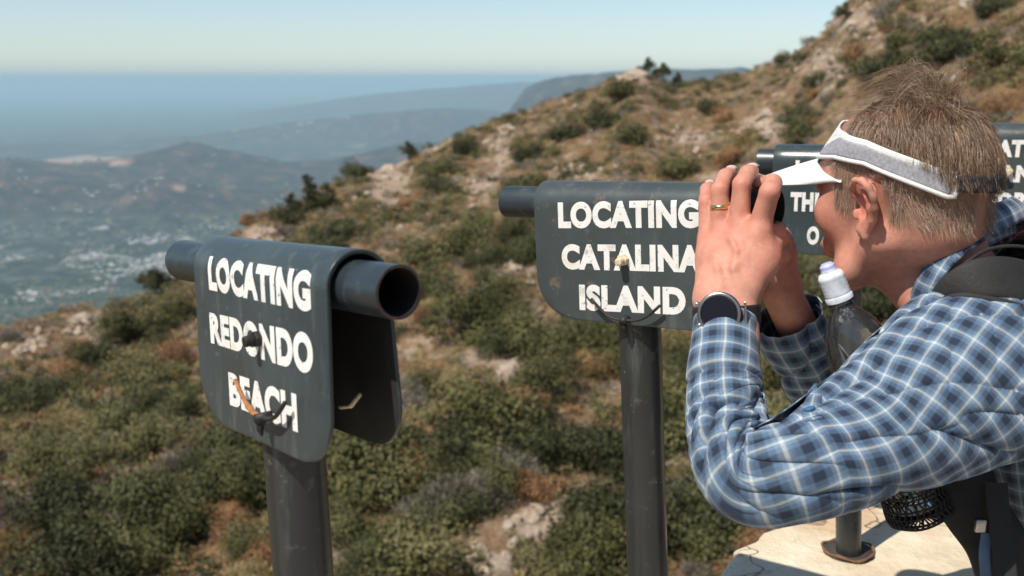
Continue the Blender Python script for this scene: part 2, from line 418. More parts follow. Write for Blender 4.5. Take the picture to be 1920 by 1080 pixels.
def proto(kind, i, lod):
    key = (kind, i, lod)
    if key in PROTO: return PROTO[key]
    r_ = np.random.RandomState(hash((len(kind) * 7 + ord(kind[0]), i, lod)) % 99991)
    n, s = ((6500, .044), (3000, .066))[lod]
    if kind in ('grey', 'yellow'): n = int(n * .8)
    V = leaves(n, kind, r_, s, clumps=r_.randint(8, 15))
    if kind == 'spiky':
        pass
    me = mesh('shrub_mesh', V, quadF(len(V) // 4), LM[kind], smooth=False)
    m2 = me.data; bpy.data.objects.remove(me); PROTO[key] = m2
    return m2
def stems(r_):
    b = MB()
    for k in range(5):
        a = r_.uniform(0, 6.28); e = np.array([math.cos(a) * r_.uniform(.2, .5), math.sin(a) * r_.uniform(.2, .5), r_.uniform(.35, .6)])
        b.tube([(0, 0, -.25), e * .5 + r_.randn(3) * .04, e], [.035, .025, .01], 5)
    return b
_sb = stems(np.random.RandomState(2)).build('stem_mesh', bark); STEM = _sb.data; bpy.data.objects.remove(_sb)
def shrub(px, py, size, kind, label, i, tall=1.0, group=None, pos=None):
    if pos is None:
        p, r = ground_at(px, py)
    else: p, r = pos
    o = empty('shrub', (p[0], p[1], p[2] - .08 * size)); s = size
    o.scale = (s * random.uniform(.9, 1.15), s * random.uniform(.9, 1.1), s * tall); o.rotation_euler = (0, 0, random.uniform(0, 6.28))
    tag(o, label, 'shrub', group or 'chaparral shrubs on the mountainside')
    f = bpy.data.objects.new('foliage', proto(kind, i % 5, 0 if r < 45 else 1)); COL.objects.link(f); f.parent = o
    t = bpy.data.objects.new('stem', STEM); COL.objects.link(t); t.parent = o
    return o
# (px, py of the base, radius m, kind, label)
KEY = [
 (800,560,2.3,'dark','dark green shrub right behind the open end of the redondo sighting tube'),
 (640,450,2.2,'dark','dark shrub below the ridge pines, above the redondo sign'),
 (800,490,2.2,'green','olive shrub above and right of the open sighting tube'),
 (905,430,1.7,'green','olive shrub left of the catalina tube tip'),
 (985,490,1.9,'dark','dark shrub against the left edge of the catalina sign'),
 (880,640,2.5,'green','broad olive shrub midway between the two large signs'),
 (960,660,2.0,'dark','dark shrub under the left corner of the catalina sign'),
 (1090,680,2.3,'green','bright olive shrub left of the catalina post top'),
 (1010,740,2.0,'green','olive shrub between the pale scree and the catalina post'),
 (930,830,2.5,'green','wide olive shrub in the middle of the slope between the posts'),
 (830,860,2.1,'dark','dark shrub in the middle of the slope, right of the redondo plate'),
 (1010,850,1.9,'dark','dark shrub left of the catalina post at mid height'),
 (1130,880,1.8,'dark','tall dark shrub touching the left side of the catalina post'),
 (740,900,1.8,'green','olive shrub low to the right of the redondo post'),
 (1120,990,1.25,'dark','small round dark shrub beside pale rocks left of the catalina post'),
 (1070,1075,1.3,'green','olive shrub at the bottom edge just left of the catalina post'),
 (830,975,1.5,'dark','dark shrub low between the posts above the white scree'),
 (700,1075,1.5,'dark','shadowy shrub at the bottom edge right of the redondo post'),
 (1300,1030,1.4,'green','yellowish green shrub between catalina post and stone wall'),
 (1290,720,1.6,'dark','dark shrub right of the catalina post under the watch'),
 (960,905,1.3,'grey','bare grey twiggy shrub between the dark shrubs of the middle slope'),
 (900,945,1.2,'grey','second bare grey shrub, left of the rust coloured brush'),
 (1010,930,1.2,'rust','rust brown brush above the white rocks in the middle'),
 (440,880,2.0,'dark','dark green shrub directly left of the redondo post'),
 (340,960,1.6,'green','olive shrub in the lower left beside the redondo post'),
 (210,830,2.0,'green','broad olive shrub in the left half of the slope'),
 (90,880,1.8,'green','olive shrub near the left edge of the picture'),
 (300,780,1.9,'dark','dark shrub left of the redondo plate bottom'),
 (150,1000,1.5,'green','olive shrub at the lower left corner'),
 (250,640,2.4,'green','long green thicket under the left ridge line'),
 (330,610,2.2,'green','green shrub on the ridge left of the redondo plate'),
 (60,760,2.0,'dark','dark shrub at the left edge halfway down the slope'),
 (210,1060,1.0,'rust','rust orange brush at the bottom left'),
 (420,990,1.1,'rust','rust brush left of the redondo post foot'),
 (330,690,1.5,'rust','reddish brush left of the redondo plate'),
 (130,720,1.4,'rust','rust brown brush below the bare soil on the left'),
 (480,1040,1.2,'green','olive shrub just left of the redondo post foot'),
 (640,1010,1.3,'green','olive shrub touching the right side of the redondo post'),
 (1060,260,2.6,'dark','dark thicket on the spur above the catalina sign'),
 (1130,240,2.4,'dark','dark thicket below the rock outcrop'),
 (1190,270,2.4,'green','olive shrub on the spur above the catalina sign'),
 (990,300,2.2,'dark','dark shrub on the spur left of the thicket'),
 (830,330,2.6,'green','green shrub among bare rock on the lower spur'),
 (880,290,2.2,'dark','dark shrub near the ridge line of the lower spur'),
 (670,330,2.0,'dark','dark shrub on the ridge beyond the bare slope'),
 (1270,330,2.4,'green','grey green shrub above the hands'),
 (1330,215,2.0,'dark','dark shrub right of the spur in the saddle'),
 (1360,225,1.7,'rust','rust coloured brush in the saddle above the fingers'),
 (1370,310,1.7,'rust','rust brush directly above the fingers'),
 (1510,270,2.0,'dark','dark shrub left of the visor'),
 (1530,160,1.8,'green','bright green shrub above the visor'),
 (1690,90,1.9,'green','olive shrub above the hair'),
 (1780,110,2.3,'dark','large dark shrub at the upper right'),
 (1740,80,2.0,'dark','dark shrub just above the hair tuft'),
 (1890,120,2.2,'green','olive shrub at the right edge above the sign'),
 (1880,210,1.3,'rust','golden brown brush right of the hair'),
 (1600,110,1.6,'rust','rust brown brush on the upper right slope'),
 (1470,90,1.7,'green','olive shrub on the skyline of the upper slope'),
 (1850,30,2.2,'dark','dark shrub at the top right corner'),
 (1660,30,1.8,'grey','grey shrub near the top edge on the right'),
 (1455,330,1.5,'grey','grey brush just above the dark pipe tip behind the fingers'),
 (1400,270,1.6,'yellow','straw coloured brush on the slope above the fingers'),
 (550,420,2.0,'dark','dark shrub on the ridge above the redondo tube'),
 (590,395,1.8,'dark','dark shrub at the foot of the ridge pines'),
 (470,420,1.2,'rust','orange brush at the tip of the ridge above the redondo tube'),
 (850,740,.9,'yellow','straw coloured stalky plant in the middle slope'),
 (1240,680,1.6,'green','olive shrub behind the top of the catalina post'),
]
for i, (px, py, s, k, lb) in enumerate(KEY):
    shrub(px, py, s * .80, k, lb.replace('redondo sighting', 'left sighting').replace('redondo', 'left').replace('catalina', 'middle'), i, random.uniform(.95, 1.2))
# the rest of the countable shrubs
GL = {'green': 'olive green chaparral shrub, one of many alike on the hillside', 'dark': 'dark green chaparral shrub, one of many alike on the hillside',
      'rust': 'rust brown dry brush, one of many alike on the hillside', 'grey': 'bare grey twiggy shrub, one of many alike on the hillside', 'yellow': 'straw coloured brush, one of many alike on the hillside'}
GG = {'green': 'olive green chaparral shrubs', 'dark': 'dark green chaparral shrubs', 'rust': 'rust brown dry brush plants', 'grey': 'bare grey twiggy shrubs', 'yellow': 'straw coloured brush plants'}
r_ = np.random.RandomState(11)
def bare_at(px, py):
    return max([s * math.exp(-(((px - x) / sx) ** 2 + ((py - y) / sy) ** 2)) for (x, y, sx, sy, s) in BARE] + [0])
cnt = 0; tries = 0
while cnt < 215 and tries < 3000:
    tries += 1
    px, py = r_.uniform(-60, 1980), r_.uniform(0, 1130)
    a0, e0 = ang(px, py); El = float(np.interp(a0, AZ, EL))
    if e0 > El - .012 or bare_at(px, py) > .5: continue
    (p, r) = ground_at(px, py)
    if r_.rand() > (35 / max(r, 35)) ** .3: continue
    dens = float(fbm(p[0] / 6, p[1] / 6, 5.5, 3))
    k = r_.choice(['green', 'dark', 'rust', 'grey', 'yellow'], p=[.38, .30, .14, .1, .08] if dens > -.1 else [.2, .12, .34, .2, .14])
    s = r_.uniform(.9, 1.9) * (1 if k in ('green', 'dark') else .6)
    shrub(px, py, s, k, GL[k], r_.randint(5), r_.uniform(.85, 1.25), GG[k], pos=(p, r)); cnt += 1
# ground cover: far too much to count
def cover(name, n, kinds, smin, smax, label, cat, seed, nleaf, ls, densf=0.0, shift=0.0):
    r_ = np.random.RandomState(seed)
    for kind, share in kinds:
        m = int(n * share); protos = [leaves(nleaf, kind, np.random.RandomState(seed + 31 * i + len(kind)), ls, clumps=5) for i in range(5)]
        ph = r_.uniform(-.72, .72, m * 3); R = np.interp(ph, AZ, RR)
        r = 9 + (R + 1.0 - 9) * np.sqrt(r_.rand(m * 3))
        x, y = r * np.sin(ph), r * np.cos(ph)
        dn = fbm(x / 7 + shift, y / 7, 1.5, 3)
        z = terrain(ph, r)
        el = (z - CAMZ) / r; pxx = np.tan(ph)
        ok = r_.rand(m * 3) < np.clip(.5 + densf * dn * 2.2, .03, 1)
        bb = np.zeros(m * 3)
        for (bx, by, sx, sy, s) in BARE:
            a0, e0 = ang(bx, by); bb = np.maximum(bb, s * np.exp(-(((ph - a0) / (sx / FPX)) ** 2 + ((el - e0) / (sy / FPX)) ** 2)))
        ok &= (r_.rand(m * 3) > bb * 1.1)
        idx = np.nonzero(ok)[0][:m]
        out = []
        for q in range(5):
            ii = idx[q::5]; P = protos[q]
            s = r_.uniform(smin, smax, len(ii)) * (.75 + .5 * (dn[ii] + .5) * (1 if densf > 0 else 0.6)); a = r_.uniform(0, 6.28, len(ii))
            ca, sa = np.cos(a), np.sin(a)
            X = (P[None, :, 0] * ca[:, None] - P[None, :, 1] * sa[:, None]) * s[:, None] + x[ii, None]
            Y = (P[None, :, 0] * sa[:, None] + P[None, :, 1] * ca[:, None]) * s[:, None] + y[ii, None]
            Z = P[None, :, 2] * s[:, None] * .8 + z[ii, None] - .05
            out.append(np.stack([X, Y, Z], -1).reshape(-1, 3))
        V = np.concatenate(out)
        o = mesh(name[kind], V, quadF(len(V) // 4), LM[kind], smooth=False)
        tag(o, label[kind], cat, kind='stuff')
nm = {'green': 'green_scrub', 'dark': 'dark_scrub', 'rust': 'rust_scrub', 'grey': 'grey_scrub', 'yellow': 'straw_scrub'}
lb = {'green': 'low olive green scrub covering the mountainside', 'dark': 'low dark green scrub covering the mountainside', 'rust': 'rust brown dry ground brush covering the mountainside',
      'grey': 'dead grey twigs and brush covering the mountainside', 'yellow': 'straw coloured dry grass covering the mountainside'}
cover(nm, 4300, [('green', .55), ('dark', .45)], .3, 1.0, lb, 'scrub', 21, 230, .10, .6)
cover(nm, 10500, [('rust', .36), ('grey', .28), ('yellow', .28)], .3, .8, lb, 'scrub', 51, 120, .12, -.2)

# trees on the ridge
def tree(px, py, h, label, kind='dark', w=.42, lean=0):
    p, r = ground_at(px, py); rr_ = np.random.RandomState(int(px))
    o = empty('ridge_tree', p); tag(o, label, 'tree', 'trees standing on the ridge')
    b = MB(); b.tube([(0, 0, -.5), (.05, 0, h * .45), (lean, .02, h * .95)], [.06 * h * .5, .04 * h * .5, .01], 7)
    for k in range(7):
        z = h * rr_.uniform(.3, .8); a = rr_.uniform(0, 6.28); L = h * w * (1.05 - z / h)
        b.tube([(0, 0, z), (math.cos(a) * L, math.sin(a) * L, z + .12 * h)], [.02 * h * .4, .005], 5)
    b.build('trunk', bark, o)
    parts = []
    for k in range(9):
        z = h * (.25 + .75 * k / 9); a = rr_.uniform(0, 6.28); L = h * w * (1.02 - z / h) * .7
        P = leaves(420, kind, rr_, .13, clumps=5) * (h * w * (.95 - .62 * k / 9)) + np.array([math.cos(a) * L + lean * z / h, math.sin(a) * L, z - .15])
        parts.append(P)
    V = np.concatenate(parts); mesh('crown', V, quadF(len(V) // 4), LM[kind], o, smooth=False)
tree(578, 400, 2.5, 'tall dark conifer on the ridge above the left sighting tube')
tree(612, 392, 1.8, 'shorter dark tree right of the tall conifer on the ridge')
tree(548, 408, 1.7, 'small dark tree left of the tall conifer on the ridge')
tree(765, 300, 1.6, 'lone small round tree on the ridge beside bare soil', w=.5)
tree(1213, 142, 1.9, 'dark tree on the summit just right of the rock outcrop', w=.5)
tree(1243, 152, 1.9, 'low tree behind the summit tree', w=.6)
tree(1270, 162, 1.6, 'smallest tree at the end of the summit row', w=.4)
tree(292, 556, 1.5, 'dark bushy tree on the ridge left of the left sighting tube', w=.7)
tree(345, 530, 1.4, 'bushy tree on the ridge hidden partly by the left sighting tube', w=.6)
tree(1585, 40, 1.5, 'small bush on the skyline at the top right', w=.6)

# granite boulders
rockm, nt, b = newmat('granite'); c = coord(nt)
f = noise(nt, 3.5, 7, .65, c); f2 = noise(nt, 40, 3, .6, c)
col = ramp(nt, f, [(.3, (.20, .145, .10)), (.5, (.36, .28, .205)), (.7, (.50, .42, .34))])
nt.links.new(mix(nt, .35, col, ramp(nt, f2, [(.4, (.2, .16, .13)), (.6, (.5, .42, .34))])), b.inputs['Base Color'])
b.inputs['Roughness'].default_value = .9; bump(nt, b, f, .8, .12)
def rock_mesh(seed):
    r_ = np.random.RandomState(seed)
    n, m = 14, 22; V = []
    for i in range(n + 1):
        t = math.pi * i / n
        for j in range(m):
            p = 2 * math.pi * j / m; V.append((math.sin(t) * math.cos(p), math.sin(t) * math.sin(p), math.cos(t)))
    V = np.array(V)
    for k in range(9):
        nn = r_.randn(3); nn /= np.linalg.norm(nn); d = r_.uniform(.45, .8)
        ex = np.maximum(V @ nn - d, 0); V = V - ex[:, None] * nn * .9
    V = V * (1 + .10 * fbm(V[:, 0] * 3 + seed, V[:, 1] * 3, V[:, 2] * 3, 3))[:, None] * np.array([1, .8, .6])
    Fc = [[i * m + j, i * m + (j + 1) % m, (i + 1) * m + (j + 1) % m, (i + 1) * m + j] for i in range(n) for j in range(m)]
    o = mesh('boulder_mesh', V, np.array(Fc), rockm, smooth=False); d = o.data; bpy.data.objects.remove(o); return d
RK = [rock_mesh(s) for s in range(6)]
RL = [(1190,140,1.9,'large tan rock outcrop on the summit of the spur'),(1165,146,1.1,'smaller slab left of the summit outcrop'),(1440,215,.9,'pale boulder in the saddle left of the visor'),
      (1565,115,.9,'white boulder on the upper slope above the visor'),(1580,140,.6,'small white boulder just below another above the visor'),(1555,170,.5,'little pale rock above the visor'),
      (1450,250,1.0,'pale angular boulder left of the visor'),(1600,45,1.1,'pale boulder near the skyline at the top right'),(1640,20,.8,'pale rock at the top edge on the right'),
      (1820,5,1.0,'pale rock at the top edge near the right corner'),(1010,620,.95,'bright white rock below the left corner of the middle sign'),(985,655,.6,'white rock under the bright white one'),
      (955,690,.6,'pale rock in the scree between the signs'),(1000,975,.5,'largest white boulder low between the posts'),(1035,1000,.4,'white boulder right of the largest low one'),
      (985,1010,.45,'small pale boulder below the largest low one'),(1045,955,.4,'small white boulder beside the round dark shrub'),(930,1060,.5,'pale boulder at the bottom edge between the posts'),
      (860,1065,.5,'flat pale rock at the bottom edge between the posts'),(1060,1040,.4,'small grey rock at the bottom left of the middle post'),(735,1070,.4,'grey rock at the bottom right of the left post'),
      (640,835,.4,'small white rock peeping out under the left plate'),(185,635,.9,'tan boulder on the left ridge slope'),(150,600,.8,'tan rock on the left skyline'),(60,645,.6,'tan rock near the left edge'),
      (1270,880,.6,'pale rock right of the middle post'),(1450,640,.8,'pale rock seen between the two forearms'),(1430,690,.6,'brownish rock seen under the right forearm'),
      (730,300,1.0,'tan rock on the bare lower spur'),(950,240,.9,'pale rock on the ridge of the lower spur'),(1080,200,.7,'pale rock on the upper spur'),(1340,440,.6,'pale rock above the middle sign')]
for i, (px, py, s, lbl) in enumerate(RL):
    s *= .78; p, r = ground_at(px, py); o = bpy.data.objects.new('boulder', RK[i % 6]); COL.objects.link(o)
    o.location = (p[0], p[1], p[2] - .05 * s); o.scale = (s, s, s * random.uniform(.8, 1.1)); o.rotation_euler = (random.uniform(-.3, .3), random.uniform(-.3, .3), random.uniform(0, 6))
    tag(o, lbl, 'boulder', 'granite boulders on the mountainside')
def scree():
    r_ = np.random.RandomState(8); out = []; base = rock_mesh(9)
    vb = np.zeros(len(base.vertices) * 3, np.float32); base.vertices.foreach_get('co', vb); vb = vb.reshape(-1, 3)
    fb = np.array([list(p.vertices) for p in base.polygons]); Vs = []; Fs = []
    k = 0
    for (bx, by, sx, sy, s) in BARE:
        for q in range(34):
            px, py = bx + r_.randn() * sx * .6, by + r_.randn() * sy * .6
            a0, e0 = ang(px, py)
            if e0 > np.interp(a0, AZ, EL) - .004: continue
            p, r = ground_at(px, py); sz = r_.uniform(.08, .3) * (r / 45) ** .6
            R_ = rotm(r_.uniform(0, 6), r_.uniform(-1, 1), r_.uniform(-1, 1))
            Vs.append((vb * sz) @ R_.T + p + np.array([0, 0, sz * .2])); Fs.append(fb + k * len(vb)); k += 1
    o = mesh('scree', np.concatenate(Vs), np.concatenate(Fs), rockm, smooth=False)
    tag(o, 'loose pale granite scree scattered over bare soil', 'scree', kind='stuff')
scree()

# ------------------------------------------------------------------ haze
hb = MB(); top = 205.0; bot = PLAIN - 30
hb.box((0, 0, (top + bot) / 2), (250000, 250000, (top - bot) / 2))
hm = bpy.data.materials.new('haze'); hm.use_nodes = True; nt = hm.node_tree
for n in list(nt.nodes): nt.nodes.remove(n)
pv = nt.nodes.new('ShaderNodeVolumePrincipled'); pv.inputs['Color'].default_value = (.52, .74, .86, 1)
pv.inputs['Density'].default_value = 4.2e-5; pv.inputs['Anisotropy'].default_value = 0.0
out = nt.nodes.new('ShaderNodeOutputMaterial'); nt.links.new(pv.outputs[0], out.inputs['Volume'])
hz = hb.build('haze', hm, smooth=False); tag(hz, 'thin blue haze filling the air over the valley', 'haze', kind='stuff')
# ------------------------------------------------------------------ sighting tubes
def paintmat(name, seed, base=(.042, .058, .062), rust=0.0):
    m, nt, b = newmat(name); c = coord(nt)
    mp = nt.nodes.new('ShaderNodeMapping'); mp.inputs['Location'].default_value = (seed, seed * 2.1, 0); nt.links.new(c, mp.inputs[0]); v = mp.outputs[0]
    f = noise(nt, 9, 6, .6, v); g = noise(nt, 60, 4, .6, v); r = noise(nt, 26, 5, .7, v)
    col = ramp(nt, f, [(.3, tuple(x * .82 for x in base)), (.55, base), (.75, tuple(min(1, x * 1.25) for x in base))])
    col = mix(nt, mth(nt, 'MULTIPLY', ramp(nt, g, [(.62, (0,) * 3), (.72, (1,) * 3)]), .22), col, (.2, .22, .22))
    col = mix(nt, ramp(nt, r, [(.70 - rust, (0,) * 3), (.73 - rust, (1,) * 3)]), col, (.13, .095, .065))
    nt.links.new(col, b.inputs['Base Color'])
    nt.links.new(ramp(nt, f, [(.3, (.24,) * 3), (.7, (.42,) * 3)]), b.inputs['Roughness'])
    b.inputs['Specular IOR Level'].default_value = .5
    mp2 = nt.nodes.new('ShaderNodeMapping'); mp2.inputs['Scale'].default_value = (1, 1, .16); nt.links.new(v, mp2.inputs[0])
    st = noise(nt, 55, 4, .6, mp2.outputs[0])
    old = b.inputs['Base Color'].links[0].from_socket
    n2 = mix(nt, mth(nt, 'MULTIPLY', ramp(nt, st, [(.56, (0,) * 3), (.74, (1,) * 3)]), .30), old, (.16, .18, .175))
    sc_ = noise(nt, 230, 2, .5, v)
    n2 = mix(nt, mth(nt, 'MULTIPLY', ramp(nt, sc_, [(.74, (0,) * 3), (.78, (1,) * 3)]), .6), n2, (.42, .42, .40))
    nt.links.new(n2, b.inputs['Base Color'])
    bump(nt, b, mth(nt, 'ADD', mth(nt, 'MULTIPLY', f, .6), mth(nt, 'MULTIPLY', g, .25)), .3, .004)
    return m
PM = [paintmat('slate_paint', 1.3), paintmat('slate_paint_worn', 4.2, (.052, .066, .068), .055), paintmat('slate_paint_rusty', 7.7, rust=.03), paintmat('slate_paint_chipped', 9.7, (.058, .07, .07), .06)]  # third one keeps the plain slate tone with some more rust spots
tubem = paintmat('tube_paint', 3.3, (.026, .036, .042), .01)
postm = paintmat('post_paint', 5.3, (.026, .029, .029), .0); postm.node_tree.nodes['Principled BSDF'].inputs['Roughness'].default_value = .6
undm = simple('underside_shade', (.014, .015, .016), .7)  # shade between the plates, painted as black on their inner faces
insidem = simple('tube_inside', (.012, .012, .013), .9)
rustm = simple('rusty_iron', (.30, .13, .05), .85, .0, .5, 90, .5, .002)
lipm = simple('worn_lip', (.075, .045, .03), .7, .2, .5, 90, .3, .001)
ironm = simple('black_iron', (.025, .022, .02), .6, .3, .4, 90, .4, .002)
stainm = simple('paint_flake', (.62, .52, .36), .8, .0, .35, 160, .6, .002)
lm, nt, b = newmat('white_lettering'); c = coord(nt)
f = noise(nt, 38, 6, .7, c); f2 = noise(nt, 10, 4, .6, c)
col = ramp(nt, f, [(.25, (.45, .44, .40)), (.42, (.74, .73, .70)), (.7, (.80, .79, .76))])
col = mix(nt, ramp(nt, f2, [(.62, (0,) * 3), (.72, (.8,) * 3)]), col, (.62, .50, .36))
f3 = noise(nt, 130, 5, .7, c)
col = mix(nt, ramp(nt, f3, [(.60, (0,) * 3), (.68, (.85,) * 3)]), col, (.10, .12, .12))
nt.links.new(col, b.inputs['Base Color']); b.inputs['Roughness'].default_value = .8; bump(nt, b, f, .1, .001)
_txt = {}
def text_mesh(s):
    cu = bpy.data.curves.new('lettering', 'FONT'); cu.body = s; cu.size = 1; cu.offset = .058; cu.space_character = 1.09
    cu.resolution_u = 5; cu.extrude = 0
    o = bpy.data.objects.new('lettering', cu); COL.objects.link(o)
    dg = bpy.context.evaluated_depsgraph_get(); me = bpy.data.meshes.new_from_object(o.evaluated_get(dg)); bpy.data.objects.remove(o)
    bm = bmesh.new(); bm.from_mesh(me); y0 = min(v.co.y for v in bm.verts); y1 = max(v.co.y for v in bm.verts)
    for k in range(1, 9): bmesh.ops.bisect_plane(bm, geom=bm.verts[:] + bm.edges[:] + bm.faces[:], plane_co=(0, y0 + (y1 - y0) * k / 9, 0), plane_no=(0, 1, 0))
    bm.to_mesh(me); bm.free()
    return me
TZ = .0285     # post radius
def sighting_tube(O, yaw, pit, rol, L0, L1, E0, E1, H, hw, rows, pm, label, post_bot, post_r, bolt=None, brk=None, D=.0445, px_w=None, rc0=.058, rc1=.05, brkmat=None, scale=1.0, boltm=None):
    M = rotm(yaw, pit, rol); O = np.array(O, float)
    root = empty('sighting_tube', O); tag(root, label, 'viewing tube', 'sighting tubes along the overlook wall')
    def W(x, y, z): return M @ np.array([x, y, z])
    def plane(px, py, y0):
        o = np.array([0, 0, CAMZ]) - O; d = at(px, py, 1.) - np.array([0, 0, CAMZ])
        o2 = M.T @ o; d2 = M.T @ d; k = (y0 - o2[1]) / d2[1]; q = o2 + d2 * k; return q[0], q[2]
    # saddle plate
    path = []
    for z in np.linspace(-H, 0, 40): path.append((-hw - .0035 * (-z / H) ** 1.2, z))
    for a in np.linspace(0, math.pi, 20)[1:-1]: path.append((-hw * math.cos(a), hw * math.sin(a) * .98))
    for z in np.linspace(0, -H, 40): path.append((hw + .010 * (-z / H) ** 1.2, z))
    nx = 14; V = []
    for (y, z) in path:
        q0 = max(0, rc0 - (z + H)); q1 = max(0, rc1 - (z + H))
        xl = -L0 + rc0 - math.sqrt(max(0, rc0 ** 2 - q0 ** 2)); xr = L1 - rc1 + math.sqrt(max(0, rc1 ** 2 - q1 ** 2))
        for k in range(nx + 1):
            x = xl + (xr - xl) * k / nx; V.append(W(x, y + .0012 * math.sin(x * 19 + z * 12 + O[0] * 9), z))
    n = len(path)
    Fc = [(i * (nx + 1) + k, i * (nx + 1) + k + 1, (i + 1) * (nx + 1) + k + 1, (i + 1) * (nx + 1) + k) for i in range(n - 1) for k in range(nx)]
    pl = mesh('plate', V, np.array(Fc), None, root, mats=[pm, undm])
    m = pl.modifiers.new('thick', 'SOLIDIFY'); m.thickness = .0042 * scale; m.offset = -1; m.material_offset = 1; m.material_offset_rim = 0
    m2 = pl.modifiers.new('bevel', 'BEVEL'); m2.width = .0009; m2.segments = 2; m2.limit_method = 'ANGLE'; m2.angle_limit = math.radians(50)
    m3 = pl.modifiers.new('es', 'EDGE_SPLIT'); m3.split_angle = math.radians(50)
    # pipe
    R = D / 2; ri = R - .0026; t = MB(); N_ = 40; V = []; Fc = []
    prof = [(-E0, ri), (-E0, R - .0006), (-E0 + .0006, R), (E1 - .0006, R), (E1, R - .0006), (E1, ri)]
    for (x, r) in prof:
        for k in range(N_):
            a = 2 * math.pi * k / N_; V.append(W(x, r * math.cos(a), r * math.sin(a)))
    for i in range(len(prof) - 1):
        for k in range(N_): Fc.append((i * N_ + k, i * N_ + (k + 1) % N_, (i + 1) * N_ + (k + 1) % N_, (i + 1) * N_ + k))
    pp = mesh('pipe', V, Fc, None, root, smooth=True, mats=[tubem, lipm], midx=[1 if i in (0, 4) else 0 for i in range(5) for _ in range(N_)])
    e = pp.modifiers.new('es', 'EDGE_SPLIT'); e.split_angle = math.radians(35)
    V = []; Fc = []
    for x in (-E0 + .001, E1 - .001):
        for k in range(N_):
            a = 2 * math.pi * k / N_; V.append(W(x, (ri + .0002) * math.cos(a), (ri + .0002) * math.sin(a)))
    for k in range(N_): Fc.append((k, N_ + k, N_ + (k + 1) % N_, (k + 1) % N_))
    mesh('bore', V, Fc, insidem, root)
    # post
    pb = np.array(post_bot, float) - O; b_ = MB()
    ptop = W(0, .0, -.022)
    b_.tube([ptop, (ptop + pb) / 2, pb], post_r, 40); ps = b_.build('post', postm, root)
    e = ps.modifiers.new('es', 'EDGE_SPLIT'); e.split_angle = math.radians(50)
    # lettering, one mesh per line
    for (s, x0, ztl, zbl, x1, ztr, zbr) in rows:
        if px_w: pass
        me = text_mesh(s); co = np.zeros(len(me.vertices) * 3, np.float32); me.vertices.foreach_get('co', co); co = co.reshape(-1, 3)
        mn, mx = co.min(0), co.max(0); u = (co[:, 0] - mn[0]) / (mx[0] - mn[0]); v = (co[:, 1] - mn[1]) / (mx[1] - mn[1])
        a0, at_ = plane(x0, ztl, -hw); _, ab = plane(x0, zbl, -hw); a1, bt = plane(x1, ztr, -hw); _, bb = plane(x1, zbr, -hw)
        X = a0 + (a1 - a0) * u; Zt = at_ + (bt - at_) * u; Zb = ab + (bb - ab) * u; Zz = Zb + (Zt - Zb) * v
        if s == 'LOCATING': Zz = Zz
        Y = np.where(Zz > 0, -np.sqrt(np.maximum(hw ** 2 - Zz ** 2, 0)), -hw - .0035 * (np.maximum(-Zz, 0) / H) ** 1.2) - .0004 + .0012 * np.sin(X * 19 + Zz * 12 + O[0] * 9)
        P = np.stack([X, Y, Zz], 1) @ M.T; me.vertices.foreach_set('co', P.astype(np.float32).ravel()); me.update()
        me.materials.clear(); me.materials.append(lm)
        me.polygons.foreach_set('use_smooth', [False] * len(me.polygons)); o = bpy.data.objects.new('lettering', me); COL.objects.link(o); o.parent = root
    # bolt with its nut
    if bolt:
        bx, bz = plane(bolt[0], bolt[1], -hw - .006)
        y0 = -hw - .0035 * (-bz / H) ** 1.2
        nb = MB(); hexp = [(bx + .0082 * scale * math.cos(math.pi / 3 * k + .2), bz + .0082 * scale * math.sin(math.pi / 3 * k + .2)) for k in range(6)]
        nb.prism(hexp, y0 - .007, y0 + .001, M)
        nb.build('nut', boltm or ironm, root, smooth=False, bevel=.0012)
        nb = MB(); nb.tube([W(bx, y0 + .001, bz), W(bx, y0 - .016, bz - .001)], .0052 * scale, 14); nb.build('bolt', boltm or ironm, root, bevel=.001)
    if brk:
        (ax, az), (mx_, mz), (cx, cz) = [plane(p[0], p[1], -hw - .013) for p in brk]
        y0 = -hw - .0125
        def arc(p0, p1, n=9, sag=.34):
            pts = []
            for k in range(n):
                t_ = k / (n - 1); x = p0[0] + (p1[0] - p0[0]) * t_; z = p0[1] + (p1[1] - p0[1]) * t_
                z -= sag * abs(p0[1] - p1[1]) * math.sin(math.pi * t_); pts.append(W(x, y0, z))
            return pts
        q = MB(); q.tube(arc((ax, az), (mx_, mz)), [.0024] * 4 + [.0034] * 5, 8, r2=.0019, up=W(0, 1, 0)); q.build('bracket_arm', (brkmat or [ironm, ironm])[0], root)
        q = MB(); q.tube(arc((cx, cz), (mx_, mz)), [.0022] * 4 + [.0033] * 5, 8, r2=.0020, up=W(0, 1, 0)); q.build('bracket_arm', (brkmat or [ironm, ironm])[1], root)
        q = MB(); q.tube([W(mx_, -hw + .001, mz), W(mx_, y0 - .006, mz - .001)], [.0045, .0052], 9)
        q.tube([W(mx_ - .001, y0, mz), W(mx_ + .001, y0 - .003, mz - .011), W(mx_ + .002, y0 - .002, mz - .017)], [.0045, .0032, .001], 7); q.build('bracket_bolt', ironm, root)
        # the same rod continues on the inside of the saddle
        q = MB(); q.tube([W(mx_ + .03, hw - .012, mz + .002), W(mx_ + .055, hw - .016, mz + .008), W(mx_ + .075, hw - .018, mz + .022)], [.0024, .0023, .0018], 8); q.build('inner_bracket_arm', stainm, root)
    return root, W, plane
WTOP = .76
P1 = onz(585, 1400, WTOP); 
